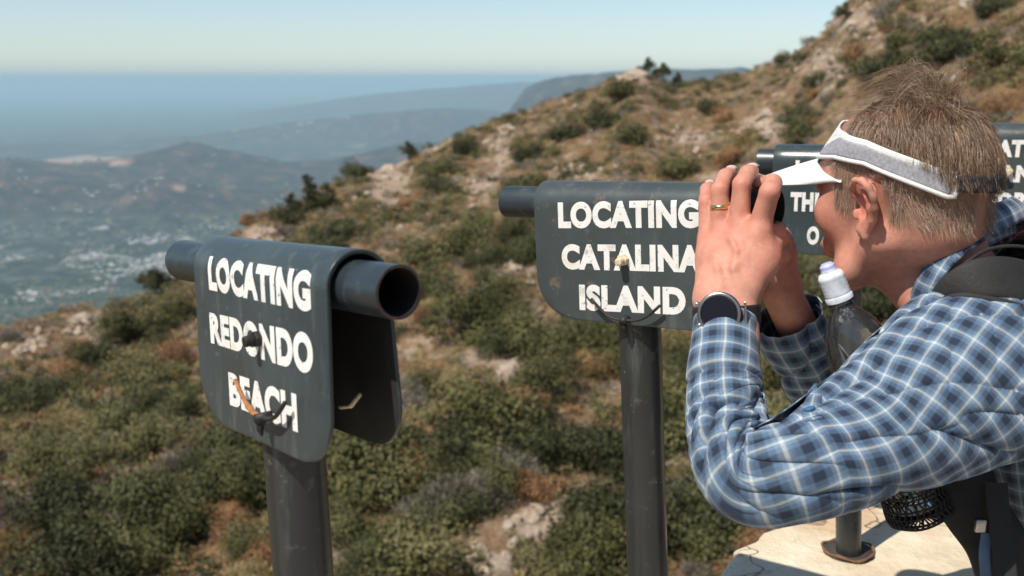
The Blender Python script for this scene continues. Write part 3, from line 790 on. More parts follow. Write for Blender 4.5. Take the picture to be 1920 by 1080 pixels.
s1 = sighting_tube((-.2165, .9172, 1.4402), -.8585, -.0749, -.0170, .1285, .136, .2253, .1954, .1544, .0319,
    [('LOCATING', 387, 480, 543, 580, 509, 585), ('REDONDO', 392, 585, 642, 588, 625, 702), ('BEACH', 430, 696, 757, 562, 737, 808)], PM[0],
    'front left slate viewing tube lettered locating redondo beach, its open end facing the camera', (-.197, .908, WTOP), .0295, (478, 636), [(440, 712), (490, 782), (533, 755)], brkmat=[rustm, ironm])
s2 = sighting_tube((.1636, 1.3078, 1.4578), -.5954, -.0473, .0339, .1401, .1436, .2067, .1929, .1555, .0309,
    [('LOCATING', 1046, 379, 428, 1310, 374, 428), ('CATALINA', 1054, 457, 504, 1316, 459, 512), ('ISLAND', 1088, 532, 580, 1286, 538, 591)], PM[1],
    'middle slate viewing tube lettered locating catalina island, gripped by the man', (.202, 1.295, WTOP), .0285, (1166, 488), [(1108, 560), (1170, 600), (1237, 573)], boltm=stainm)
s3 = sighting_tube(at(1592, 306, 1.64), -.45, -.02, .0, .118, .137, .148, .17, .150, .031,
    [('LOCATING', 1492, 300, 334, 1690, 300, 336), ('THE', 1483, 360, 396, 1545, 361, 397), ('O', 1514, 424, 458, 1537, 424, 459)], PM[2],
    'slate viewing tube behind the visor and the hands, its plate beginning with the', (*(onz(1591, 1040, WTOP)[:2] * 1.0), WTOP), .0225, (1592, 372), None, scale=1.1)
s4 = sighting_tube(at(1897, 262, 1.93), -.40, .01, .0, .155, .155, .207, .2, .16, .033,
    [('LOCATING', 1797, 262, 293, 1993, 262, 297), ('SAN', 1855, 309, 341, 1938, 310, 343), ('PEDRO', 1830, 360, 392, 1960, 361, 394)], PM[3],
    'slate viewing tube at the right edge behind the hair, lettered locating san pedro', (.969, 1.935, WTOP), .024, (1889, 322), [(1856, 384), (1893, 402), (1930, 386)], boltm=stainm, scale=1.3)

# ------------------------------------------------------------------ overlook wall with flagstone cap, terrace
stm, nt, b = newmat('sandstone_cap'); c = coord(nt)
f = noise(nt, 5, 7, .65, c); f2 = noise(nt, 45, 5, .7, c); f3 = noise(nt, 2.2, 4, .6, c)
col = ramp(nt, f, [(.3, (.50, .40, .27)), (.5, (.62, .53, .39)), (.7, (.70, .63, .50))])
col = mix(nt, ramp(nt, f3, [(.55, (0,) * 3), (.68, (.7,) * 3)]), col, (.46, .28, .15))
col = mix(nt, ramp(nt, f2, [(.60, (0,) * 3), (.75, (.5,) * 3)]), col, (.22, .16, .10))
nt.links.new(col, b.inputs['Base Color']); b.inputs['Roughness'].default_value = .88; b.inputs['Specular IOR Level'].default_value = .2
cv = nt.nodes.new('ShaderNodeTexVoronoi'); cv.feature = 'DISTANCE_TO_EDGE'; cv.inputs['Scale'].default_value = 2.0; nd = nt.nodes.new('ShaderNodeVectorMath'); nd.operation = 'ADD'; nt.links.new(c, nd.inputs[0])
nz = nt.nodes.new('ShaderNodeTexNoise'); nz.inputs['Scale'].default_value = 6; nt.links.new(c, nz.inputs['Vector']); nt.links.new(nz.outputs['Color'], nd.inputs[1]); nt.links.new(nd.outputs[0], cv.inputs['Vector'])
ck = ramp(nt, cv.outputs['Distance'], [(.0, (0,) * 3), (.012, (1,) * 3)])
col = mix(nt, mth(nt, 'MULTIPLY', mth(nt, 'SUBTRACT', 1.0, ck), .40), col, (.25, .17, .10)); nt.links.new(col, b.inputs['Base Color'])
bump(nt, b, mth(nt, 'ADD', mth(nt, 'ADD', f, mth(nt, 'MULTIPLY', f2, .3)), mth(nt, 'MULTIPLY', ck, .5)), .8, .02)
mortar = simple('mortar', (.3, .26, .2), .95, scale=30, bmp=.5, bd=.01)
outer = [np.array(p) for p in [(-1.6, .55), (-.75, .83), (-.42, 1.02), (-.1, 1.26), (.16, 1.44)]] + [onz(1336, 1082, WTOP)[:2], onz(1374, 1030, WTOP)[:2], onz(1405, 1012, WTOP)[:2], onz(1432, 990, WTOP)[:2], onz(1520, 966, WTOP)[:2], onz(1640, 940, WTOP)[:2], onz(1760, 905, WTOP)[:2], onz(1900, 860, WTOP)[:2], np.array([1.45, 2.35]), np.array([2.6, 3.1])]
inner = [(2.8, 2.75), (1.55, 1.98), (1.12, 1.66), (.80, 1.42), (.52, 1.20), (.26, .98), (0, .74), (-.3, .55), (-.9, .33), (-1.7, .1)]
def stone_cap(poly, z, th, seed, name='capstone'):
    """irregular flat stone: polygon with a chipped edge, filled with a fine grid so that it can be uneven"""
    r_ = np.random.RandomState(seed); P = []
    n = len(poly)
    for i in range(n):
        a, b_ = np.array(poly[i], float), np.array(poly[(i + 1) % n], float); L = np.linalg.norm(b_ - a); k = max(2, int(L / .012))
        for q in range(k): P.append(a + (b_ - a) * q / k)
    P = np.array(P); cen = P.mean(0)
    j = fbm(P[:, 0] * 22, P[:, 1] * 22, seed, 4) * .014
    d = P - cen; d /= np.linalg.norm(d, axis=1)[:, None]; P = P + d * j[:, None] - d * .004
    rings = []; V = []; m = len(P)
    for s, dz in ((1, -th), (1.0, -th * .45), (.995, -.010), (.985, -.003), (.97, 0), (.9, 0), (.8, 0), (.65, 0), (.5, 0), (.35, 0), (.18, 0)):
        Q = cen + (P - cen) * s
        off = fbm(P[:, 0] * 30, P[:, 1] * 30, dz * 50 + seed, 3)[:, None] * (.012 if -th < dz < -.005 else 0) * d
        Q = Q + off
        V.append(np.column_stack([Q, z + dz + .004 * fbm(Q[:, 0] * 7, Q[:, 1] * 7, seed, 4)]))
    V = np.concatenate(V + [np.array([[cen[0], cen[1], z]])]); K = 11
    Fc = [(i * m + k, i * m + (k + 1) % m, (i + 1) * m + (k + 1) % m, (i + 1) * m + k) for i in range(K - 1) for k in range(m)]
    Fc += [((K - 1) * m + k, (K - 1) * m + (k + 1) % m, K * m) for k in range(m)]
    return V, Fc
wroot = empty('stone_wall', (.3, 1.3, 0)); tag(wroot, 'low tan flagstone topped wall carrying the posts at the lower right', 'wall')
wo3 = np.array([.3, 1.3, 0])
def seg(i0, i1, j0, j1):  # outer i0..i1, matching inner (listed reversed)
    inn = inner[::-1]; return outer[i0:i1 + 1] + [np.array(p) for p in inn[j0:j1 + 1][::-1]]
caps = [seg(0, 1, 0, 1), seg(1, 3, 1, 3), seg(3, 5, 3, 5), seg(5, 10, 5, 7), seg(10, 12, 7, 8), seg(12, 14, 8, 9)]
for i, pg in enumerate(caps):
    V, Fc = stone_cap(pg, WTOP, .075, i + 3); o = mesh('capstone', V - wo3, Fc, stm, wroot)
# a second broken layer under the nose of the cap and the body of the wall
c0 = np.mean(np.array([list(map(float, q)) for q in outer]), 0)
body = [q for q in outer] + [np.array(q) for q in inner]
nb = len(body); V = []; Fc = []
cen_line = np.array([(a + np.array(inner[::-1][min(9, int(i * 9 / 14))])) / 2 for i, a in enumerate(outer)])
zs = np.linspace(WTOP - .07, -2.4, 60); PB = []
for i in range(nb):
    a, b_ = body[i], body[(i + 1) % nb]; L = np.linalg.norm(b_ - a); k = max(1, int(L / .04))
    for q in range(k): PB.append(a + (b_ - a) * q / k)
PB = np.array(PB); m = len(PB)
dn = np.roll(PB, -1, 0) - np.roll(PB, 1, 0); nr = np.stack([-dn[:, 1], dn[:, 0]], 1); nr /= np.linalg.norm(nr, axis=1)[:, None]
area = np.sum(PB[:, 0] * np.roll(PB[:, 1], -1) - np.roll(PB[:, 0], -1) * PB[:, 1])
inw = nr if area > 0 else -nr
for z in zs:
    d_ = .022 + .02 * fbm(PB[:, 0] * 6, PB[:, 1] * 6, z * 9, 4) + .012 * vnoise(PB[:, 0] * 25, PB[:, 1] * 25, z * 25)
    V.append(np.column_stack([PB + inw * d_[:, None], np.full(m, z)]))
V = np.concatenate(V); Fc = [(i * m + k, i * m + (k + 1) % m, (i + 1) * m + (k + 1) % m, (i + 1) * m + k) for i in range(len(zs) - 1) for k in range(m)]
mesh('masonry', V - wo3, Fc, stm, wroot)
# broken ring round the third post
rp = onz(1591, 1036, WTOP); q = MB(); ring = []
for k in range(31):
    a = 2 * math.pi * k / 30; rr_ = .046 * (1 + .05 * math.sin(3 * a)); ring.append((rp[0] - wo3[0] + rr_ * math.cos(a), rp[1] - wo3[1] + rr_ * .95 * math.sin(a), WTOP + .0065 + .002 * math.sin(5 * a)))
q.tube(ring, [.0026 + .0010 * math.sin(k * 1.7) for k in range(31)], 7, cap=False); q.build('sleeve_ring', simple('old_rust', (.16, .085, .045), .9, scale=120, bmp=.5), wroot)
q = MB(); q.tube([(rp[0] - wo3[0], rp[1] - wo3[1], WTOP - .01), (rp[0] - wo3[0], rp[1] - wo3[1], WTOP + .0055)], .044, 26); q.build('recess_disc', simple('recess_shade', (.05, .042, .035), .95, scale=120, bmp=.6), wroot)  # flat dark disc, its colour stands in for the shade of a recess
# terrace
trm = simple('terrace_concrete', (.32, .29, .25), .9, scale=8)
tb = MB(); tb.prism([(-4, -3.0), (-4, 0), (4, 0), (4, -3.0)], -6, 0)
tp = [(-2.2, .25), (2.9, 2.9), (6, 2.0), (6, -6), (-5, -6), (-5, .1)]
V = [(x, y, 0) for x, y in tp] + [(x, y, -2.5) for x, y in tp]; k = len(tp)
mesh('terrace', V, [tuple(range(k))] + [(i, i + k, (i + 1) % k + k, (i + 1) % k) for i in range(k)], trm, smooth=False)['kind'] = 'structure'
# ------------------------------------------------------------------ the man: one continuous body surface from a distance field
HO = at(1692, 362, 1.15)                                   # centre of the head
hy, hp, hr = math.radians(57), math.radians(3), math.radians(0)
fwd = np.array([-math.cos(hy), math.sin(hy), 0.0])         # facing direction, along the tube
lft = np.array([-math.sin(hy), -math.cos(hy), 0.0])        # towards the camera
fw = fwd * math.cos(hp) - np.array([0, 0, 1.]) * math.sin(hp)
upv = np.cross(fw, lft); upv = upv / np.linalg.norm(upv)
if upv[2] < 0: upv = -upv
HM = np.stack([fw, lft, upv], 1)                           # columns: forward, left, up
def hd(x, y, z): return HO + HM @ np.array([x, y, z])
PR = []     # (type, data, k, sub, centre, bound)
def cone(a, b, r1, r2, k=.008, sub=False):
    a, b = np.array(a, float), np.array(b, float)
    PR.append(('c', (a, b, r1, r2), k, sub, (a + b) / 2, np.linalg.norm(a - b) / 2 + max(r1, r2)))
def ell(c, r, M=None, k=.01, sub=False):
    c = np.array(c, float); r = np.array(r, float)
    PR.append(('e', (c, r, np.eye(3) if M is None else M), k, sub, c, r.max()))
def hell(c, r, k=.01, sub=False, M=None): ell(hd(*c), r, HM if M is None else HM @ M, k, sub)
def hcone(a, b, r1, r2, k=.006, sub=False): cone(hd(*a), hd(*b), r1, r2, k, sub)
def chain(pts, rs, k=.006):
    for i in range(len(pts) - 1): cone(pts[i], pts[i + 1], rs[i], rs[i + 1], k)
def dist(p, pr):
    t, d = pr[0], pr[1]
    if t == 'e':
        c, r, M = d; q = (p - c) @ M
        k0 = np.linalg.norm(q / r, axis=1); k1 = np.linalg.norm(q / (r * r), axis=1) + 1e-9
        return k0 * (k0 - 1) / k1
    a, b, r1, r2 = d; ba = b - a; l2 = ba @ ba + 1e-12
    h = np.clip(((p - a) @ ba) / l2, 0, 1)
    return np.linalg.norm(p - a - h[:, None] * ba, axis=1) - (r1 + (r2 - r1) * h)
def field(p, prs):
    D_ = np.full(len(p), 1e3)
    for pr in prs:
        d = dist(p, pr); k = pr[2]
        if pr[3]:
            h = np.clip(.5 - .5 * (D_ + d) / k, 0, 1); D_ = D_ * (1 - h) - d * h + k * h * (1 - h)
        else:
            h = np.clip(.5 + .5 * (D_ - d) / k, 0, 1); D_ = D_ * (1 - h) + d * h - k * h * (1 - h)
    return D_
# --- head (local metres: forward, left, up)
hell((-.010, 0, .030), (.092, .076, .079), .01)
hell((.030, 0, .030), (.060, .066, .062), .02)
hell((.036, 0, -.030), (.052, .058, .074), .03)
hell((-.030, 0, -.030), (.060, .060, .050), .03)
for s in (1, -1):
    hcone((-.012, .056 * s, -.048), (.030, .047 * s, -.088), .016, .015, .022)
    hcone((.030, .047 * s, -.088), (.074, .016 * s, -.106), .015, .015, .022)
    hell((.062, .043 * s, -.024), (.022, .020, .023), .020)
    hcone((.082, .038 * s, .024), (.092, .010 * s, .020), .010, .010, .014)
    hell((.094, .031 * s, -.002), (.016, .017, .013), .012, True)
    hell((.078, .031 * s, -.002), (.0125, .0125, .0125), .002)
    hcone((.084, .044 * s, .006), (.0905, .028 * s, .009), .0035, .004, .004)
    hell((.101, .011 * s, -.040), (.010, .008, .007), .009)
hell((.078, 0, -.108), (.019, .022, .015), .014)
hcone((.091, 0, .010), (.112, 0, -.030), .0085, .0105, .010)
hell((.114, 0, -.033), (.0105, .011, .009), .006)
hell((.084, 0, -.064), (.018, .030, .018), .014)
hell((.097, 0, -.0665), (.008, .022, .0055), .005)
hell((.094, 0, -.0775), (.008, .019, .006), .005)
hell((.102, 0, -.072), (.008, .022, .0018), .003, True)
# ear (both sides): rim, inner fold, lobe, hollow
for s in (1, -1):
    def E(x, y, z): return hd(-.008 + x * 1.12, (.0765 + y) * s, -.008 + z * .88)
    rim = []
    for k in range(17):
        a = math.radians(-60 + 270 * k / 16)                # from lobe side round the back to the front top
        rim.append(None)
    pts = [(-.006, .004, -.032), (-.0155, .009, -.018), (-.0215, .015, -.002), (-.0225, .019, .012), (-.018, .0205, .024), (-.008, .0185, .0315), (.003, .013, .0315), (.011, .007, .024), (.0115, .002, .012), (.006, -.001, .003)]
    chain([E(*q) for q in pts], [.0044, .0042, .0042, .0042, .0042, .004, .0038, .0036, .0034, .003], .003)
    chain([E(-.006, .006, -.016), E(-.0135, .011, -.004), E(-.0125, .013, .010), E(-.004, .012, .019)], [.0035, .0038, .0034, .003], .004)
    chain([E(0, .000, -.034), E(-.004, .003, -.040)], [.0058, .0048], .005)
    cone(E(-.002, .001, -.022), E(.004, 0, -.030), .006, .006, .006)
    cone(E(.009, .002, -.010), E(.008, .002, -.015), .0045, .0045, .004)
    ell(E(-.007, .003, .003), (.0175, .0045, .023), HM @ rotm(-.42 * s, 0, 0), .004)
    ell(E(-.001, .010, -.006), (.0085, .009, .0115), HM, .004, True)
# --- neck, trunk (inside the shirt), arms
NB = at(1868, 610, 1.25)
cone(hd(-.038, .0, -.030), at(1778, 508, 1.215), .052, .050, .02)
cone(at(1778, 508, 1.215), NB, .050, .040, .015)
hcone((.0, .0, -.095), (-.05, 0, -.135), .026, .030, .03)
cone(hd(-.020, .052, -.050), at(1722, 560, 1.17), .012, .012, .02)
SHL, SHR = at(1868, 655, 1.09), at(1905, 610, 1.42)
sp = [at(1900, 620, 1.25), at(1965, 690, 1.25), at(2010, 780, 1.26), at(2045, 920, 1.27), at(2070, 1060, 1.27), at(2090, 1180, 1.27)]
side = np.array([.1, 1.0, .0]); side /= np.linalg.norm(side)
for i in range(len(sp) - 1):
    for o_ in (-.065, .065): cone(sp[i] + side * o_, sp[i + 1] + side * o_, .062, .062, .03)
cone(NB, SHL, .034, .034, .02); cone(NB, SHR, .034, .034, .02)
ELB, WRL = at(1392, 905, 1.005), at(1360, 592, 1.15)
chain([at(1850, 680, 1.10), at(1750, 745, 1.055), at(1650, 805, 1.04), at(1560, 850, 1.02), at(1480, 876, 1.015), at(1400, 880, 1.03)], [.036, .034, .033, .030, .026, .024], .015)
chain([at(1400, 880, 1.03), at(1372, 835, 1.053), at(1362, 770, 1.086), at(1358, 700, 1.116), at(1358, 650, 1.135), WRL], [.024, .024, .025, .025, .023, .022], .010)
ELR, WRR = at(1585, 800, 1.42), at(1463, 545, 1.262)
chain([SHR, (SHR + ELR) / 2, ELR], [.045, .036, .028], .02)
chain([ELR, ELR * .65 + WRR * .35, WRR], [.027, .029, .0245], .015)
# --- left hand (back towards the camera), wrapped over the tube
A = at
wl1, wl2 = A(1338, 560, 1.165), A(1386, 560, 1.163)
chain([at(1345, 640, 1.13), wl1], [.024, .021], .01); chain([at(1385, 640, 1.13), wl2], [.024, .021], .01)
MC = {'p': A(1328, 447, 1.212), 'r': A(1352, 432, 1.200), 'm': A(1386, 424, 1.186), 'i': A(1423, 428, 1.172)}
for key, w_, rr0, rr1 in (('p', A(1330, 560, 1.168), .018, .0135), ('r', A(1348, 560, 1.164), .020, .0140), ('m', A(1368, 560, 1.162), .020, .0145), ('i', A(1386, 560, 1.163), .019, .0145)):
    cone(w_, MC[key], rr0, rr1, .012)
cone(A(1345, 480, 1.195), A(1400, 480, 1.185), .016, .016, .02)
fing = {'p': ([MC['p'], A(1325, 378, 1.216), A(1326, 356, 1.232), A(1330, 350, 1.252)], [.0122, .0096, .0088, .0076]),
        'r': ([MC['r'], A(1350, 356, 1.195), A(1360, 331, 1.212), A(1370, 324, 1.236)], [.0128, .0104, .0094, .0082]),
        'm': ([MC['m'], A(1391, 345, 1.178), A(1402, 325, 1.198), A(1410, 320, 1.222)], [.0132, .0108, .0098, .0086]),
        'i': ([MC['i'], A(1443, 360, 1.148), A(1449, 343, 1.168), A(1450, 348, 1.190)], [.0134, .0116, .0106, .0090])}
for kk, (p_, r_) in fing.items(): chain(p_, r_, .0035)
for q in ('p', 'r', 'm', 'i'):                              # knuckles and extensor tendons
    d_ = np.array([-.15, -.95, .2]) * .0085
    ell(MC[q] + d_ * .62, (.0085, .007, .009), None, .008)
    cone(MC[q] + d_ * 1.1, A(1362, 545, 1.152), .0032, .003, .009)
for vp in ([A(1352, 540, 1.146), A(1346, 505, 1.158), A(1338, 475, 1.178)], [A(1385, 540, 1.144), A(1375, 505, 1.150), A(1382, 470, 1.158), A(1370, 448, 1.166)], [A(1375, 505, 1.150), A(1400, 478, 1.156), A(1408, 455, 1.158)]):
    for i_ in range(len(vp) - 1): cone(vp[i_], vp[i_ + 1], .0030, .0028, .004)
chain([A(1400, 535, 1.160), A(1434, 486, 1.168), A(1452, 444, 1.188), A(1456, 430, 1.215)], [.020, .0165, .0125, .0105], .012)
cone(A(1425, 495, 1.165), A(1422, 440, 1.165), .016, .013, .015)
# --- right hand, behind and below the tube
WR = A(1464, 530, 1.262)
RM = {'i': A(1428, 420, 1.285), 'm': A(1440, 425, 1.278), 'r': A(1452, 432, 1.272), 'p': A(1459, 446, 1.262)}
for q, r0_ in (('i', .018), ('m', .018), ('r', .018), ('p', .018)): cone(WR, RM[q], r0_, .0135, .014)
cone(A(1445, 470, 1.268), A(1462, 470, 1.258), .018, .015, .02)
for p_, r_ in (([RM['i'], A(1415, 356, 1.272), A(1416, 338, 1.248), A(1420, 342, 1.222)], [.0122, .0105, .0095, .0082]),
               ([RM['m'], A(1432, 360, 1.268), A(1434, 344, 1.245), A(1436, 346, 1.222)], [.0124, .0105, .0095, .0082]),
               ([RM['r'], A(1470, 452, 1.245), A(1466, 448, 1.222), A(1456, 444, 1.205)], [.012, .0100, .0090, .008]),
               ([RM['p'], A(1470, 478, 1.232), A(1462, 477, 1.212), A(1453, 470, 1.198)], [.0115, .0092, .0082, .0072])): chain(p_, r_, .0035)
chain([A(1452, 505, 1.245), A(1440, 470, 1.232), A(1436, 448, 1.225)], [.015, .0125, .0105], .01)

def surface_nets(prs, h, B=12):
    cs = np.array([q[4] for q in prs]); bs = np.array([q[5] for q in prs])
    lo = (cs - bs[:, None]).min(0) - .03; hi = (cs + bs[:, None]).max(0) + .03
    bl = B * h; nb_ = np.ceil((hi - lo) / bl).astype(int)
    gi = np.stack(np.meshgrid(*[np.arange(k) for k in nb_], indexing='ij'), -1).reshape(-1, 3)
    bc = lo + (gi + .5) * bl; rad = bl * .8661
    # bound every block by the primitives near it
    keep = np.zeros(len(gi), bool)
    for c, b_ in zip(cs, bs): keep |= np.linalg.norm(bc - c, axis=1) < b_ + rad + .01
    gi, bc = gi[keep], bc[keep]
    f0 = field(bc, prs); keep = np.abs(f0) < rad * 2.0 + .025; gi, bc = gi[keep], bc[keep]
    S = 1 << 20; key = lambda ijk: (ijk[:, 0].astype(np.int64) * 4096 + ijk[:, 1]) * 4096 + ijk[:, 2]
    loc = np.stack(np.meshgrid(*[np.arange(B + 1)] * 3, indexing='ij'), -1).reshape(-1, 3)
    K, VP, EK = [], [], []
    cor = [(a, b, c) for a in (0, 1) for b in (0, 1) for c in (0, 1)]
    for g, c in zip(gi, bc):
        pts = lo + (g * B + loc) * h
        near = [pr for pr, cc, bb in zip(prs, cs, bs) if np.linalg.norm(c - cc) < bb * 1.05 + rad + pr[2] * 1.6 + .02]
        if not near: continue
        F_ = field(pts, near).reshape(B + 1, B + 1, B + 1); s_ = F_ < 0
        if s_.all() or not s_.any(): continue
        cnt_ = sum(s_[a:B + a, b:B + b, d:B + d].astype(int) for a, b, d in cor)
        act = np.argwhere((cnt_ > 0) & (cnt_ < 8))
        acc = np.zeros((len(act), 3)); n_ = np.zeros(len(act))
        for ax in range(3):
            o1, o2 = [q for q in range(3) if q != ax]
            for u in (0, 1):
                for v in (0, 1):
                    p0 = act.copy(); p0[:, o1] += u; p0[:, o2] += v; p1 = p0.copy(); p1[:, ax] += 1
                    fa, fb = F_[tuple(p0.T)], F_[tuple(p1.T)]; m_ = (fa < 0) != (fb < 0)
                    t = np.where(m_, fa / np.where(m_, fa - fb, 1), 0)
                    q = p0.astype(float); q[:, ax] += t; acc += q * m_[:, None]; n_ += m_
        acc /= n_[:, None]
        K.append(key(g * B + act)); VP.append(lo + (g * B + acc) * h)
        for ax in range(3):
            sl0 = [slice(0, B)] * 3; sl1 = list(sl0); sl1[ax] = slice(1, B + 1)
            a_, b_ = s_[tuple(sl0)], s_[tuple(sl1)]
            e = np.argwhere(a_ != b_)
            if len(e): EK.append(np.column_stack([g * B + e, np.full(len(e), ax), a_[tuple(e.T)]]))
    K = np.concatenate(K); VP = np.concatenate(VP); E_ = np.concatenate(EK)
    od = np.argsort(K); K, VP = K[od], VP[od]
    Fc = []
    for ax in range(3):
        e = E_[E_[:, 3] == ax]; o1, o2 = (ax + 1) % 3, (ax + 2) % 3
        ids = []; okk = np.ones(len(e), bool)
        for (u, v) in ((0, 0), (1, 0), (1, 1), (0, 1)):
            q = e[:, :3].copy(); q[:, o1] -= u; q[:, o2] -= v
            kk = key(q); ix = np.clip(np.searchsorted(K, kk), 0, len(K) - 1); okk &= K[ix] == kk; ids.append(ix)
        f = np.stack(ids, 1)[okk]; inside = e[okk, 4].astype(bool)
        f[~inside] = f[~inside][:, ::-1]; Fc.append(f)
    return VP, np.concatenate(Fc)
BV, BF = surface_nets(PR, .0021)
# relax once or twice so that the lattice does not show
def relax(V, Fc, it=2, lam=.5):
    for _ in range(it):
        S_ = np.zeros_like(V); n_ = np.zeros(len(V))
        for a, b in ((0, 1), (1, 2), (2, 3), (3, 0)):
            np.add.at(S_, Fc[:, a], V[Fc[:, b]]); np.add.at(S_, Fc[:, b], V[Fc[:, a]]); np.add.at(n_, Fc[:, a], 1); np.add.at(n_, Fc[:, b], 1)
        V = V + lam * (S_ / np.maximum(n_, 1)[:, None] - V)
    return V
lab = np.arange(len(BV)); ed = np.concatenate([BF[:, [0, 1]], BF[:, [1, 2]], BF[:, [2, 3]], BF[:, [3, 0]]])
for _ in range(400):
    l0 = lab.copy(); np.minimum.at(lab, ed[:, 0], lab[ed[:, 1]]); np.minimum.at(lab, ed[:, 1], lab[ed[:, 0]]); lab = lab[lab]
    if (lab == l0).all(): break
big = np.bincount(lab).argmax(); kp = lab == big; remap = np.cumsum(kp) - 1
BF = remap[BF[kp[BF].all(1)]]; BV = BV[kp]
BV = relax(BV, BF, 3)
PO = np.array([.9, 1.25, 0.0])                              # where he stands
# skin colour: base, redder knuckles and ear, paler nails, dark scalp
L_ = (BV - HO) @ HM
def gs(c, r, P=BV): return np.exp(-(((P - c) / r) ** 2).sum(1))
base = np.array([.56, .275, .20]); colr = np.tile(base, (len(BV), 1))
red = np.zeros(len(BV))
red += .22 * np.clip(1 - np.linalg.norm(BV - at(1385, 450, 1.17), axis=1) / .09, 0, 1)
for q in MC.values(): red += .55 * gs(q, .014)
for kk, (p_, r_) in fing.items():
    red += .40 * gs(p_[1], .012) + .35 * gs(p_[3], .012)
ear = gs(hd(-.010, .090, -.004), .022); red += 1.1 * ear + .25 * gs(hd(.06, .05, -.03), .03) + .25 * gs(hd(-.05, .06, -.10), .05) + .5 * gs(hd(.118, 0, -.034), .015)
red = np.clip(red + .18 * fbm(BV[:, 0] * 60, BV[:, 1] * 60, BV[:, 2] * 60, 3), 0, 1)
colr = colr * (1 - red[:, None]) + np.array([.55, .165, .115]) * red[:, None]
lips = np.clip(gs(hd(.103, 0, -.072), .012) * 1.6, 0, 1)[:, None]; colr = colr * (1 - lips * .6) + np.array([.42, .16, .13]) * lips * .6
def hairline(L):
    """1 where hair grows"""
    x, y, z = L[:, 0], L[:, 1], L[:, 2]; ay = np.abs(y)
    topz = np.where(x > .02, .055 + (x - .02) * .35, .055 - (.02 - x) * .55)
    m = np.clip((z - topz) / .01, 0, 1)
    side_ = np.clip((.020 + .004 - np.abs(x - .022)) / .008, 0, 1) * (z > -.018 + .0) * (ay > .03)     # sideburn
    back_ = np.clip((-.020 - x) / .012, 0, 1) * np.clip((z + .034 - .25 * (x + .05)) / .014, 0, 1)
    abv = np.clip((z - .026) / .006, 0, 1) * np.clip((.052 - x) / .012, 0, 1)
    return np.clip(np.maximum.reduce([m, side_, back_, abv]), 0, 1) * (L[:, 0] < .085)
hm_ = hairline(L_)[:, None] * (np.linalg.norm(L_, axis=1) < .16)[:, None]
colr = colr * (1 - hm_ * .6) + np.array([.20, .13, .085]) * hm_ * .6
NAILS = []
for kk, (p_, r_) in fing.items():
    t_ = p_[3] - p_[2]; t_ /= np.linalg.norm(t_); out = np.array([0, -.35, .94]) if kk != 'i' else np.array([.1, -.2, .97]); out -= t_ * (out @ t_); out /= np.linalg.norm(out)
    c_ = p_[3] + t_ * r_[3] * .25 + out * r_[3] * .92; m_ = np.clip(1.6 * gs(c_, .0062) - .35, 0, 1)[:, None]
    colr = colr * (1 - m_) + np.array([.62, .42, .36]) * m_; NAILS.append((c_, t_, out, r_[3]))
m, nt, b = newmat('skin'); vc = nt.nodes.new('ShaderNodeVertexColor'); vc.layer_name = 'tint'; c = coord(nt)
f = noise(nt, 45, 6, .7, c); f2 = noise(nt, 330, 5, .65, c)
nt.links.new(mix(nt, .75, vc.outputs[0], ramp(nt, f, [(.3, (.70, .60, .56)), (.7, (1.15, 1.14, 1.12))]), 'MULTIPLY'), b.inputs['Base Color'])
b.inputs['Subsurface Weight'].default_value = .12; b.inputs['Subsurface Radius'].default_value = (.012, .004, .002); b.inputs['Subsurface Scale'].default_value = .6
b.inputs['Roughness'].default_value = .52; b.inputs['Specular IOR Level'].default_value = .35
vr = nt.nodes.new('ShaderNodeTexVoronoi'); vr.feature = 'DISTANCE_TO_EDGE'; vr.inputs['Scale'].default_value = 520; nt.links.new(c, vr.inputs['Vector'])
bump(nt, b, mth(nt, 'ADD', mth(nt, 'ADD', f2, mth(nt, 'MULTIPLY', f, 1.5)), mth(nt, 'MINIMUM', mth(nt, 'MULTIPLY', vr.outputs['Distance'], 2.5), .45)), .28, .0013)
skin = m
person = mesh('person', BV - PO, BF, skin, color={'tint': np.column_stack([np.clip(colr, 0, 1), np.ones(len(BV))])})
person.location = PO
tag(person, 'man in blue plaid shirt and white visor bending to look through the middle tube', 'person')
def pchild(name, V, Fc, mat=None, **kw): 
    o = mesh(name, np.asarray(V) - PO, Fc, mat, person, **kw); return o
# nails
nailm = simple('nail', (.62, .44, .38), .3, scale=200, bmp=0)
nb = MB()
for (c_, t_, o_, r_) in NAILS:
    s_ = np.cross(t_, o_); V = []; Fc = []
    for i in range(5):
        for j in range(5):
            u = (i - 2) / 2 * r_ * .72; v = (j - 2) / 2 * r_ * .85
            V.append(c_ - PO + t_ * v + s_ * u + o_ * (.0012 - (u / r_) ** 2 * r_ * .45 - (v / r_) ** 2 * r_ * .12))
    Fc = [(i * 5 + j, i * 5 + j + 1, i * 5 + j + 6, i * 5 + j + 5) for i in range(4) for j in range(4)]
    nb.add(V, Fc)
no_ = nb.build('fingernails', nailm, person); sm = no_.modifiers.new('t', 'SOLIDIFY'); sm.thickness = .0007; sm.offset = 0

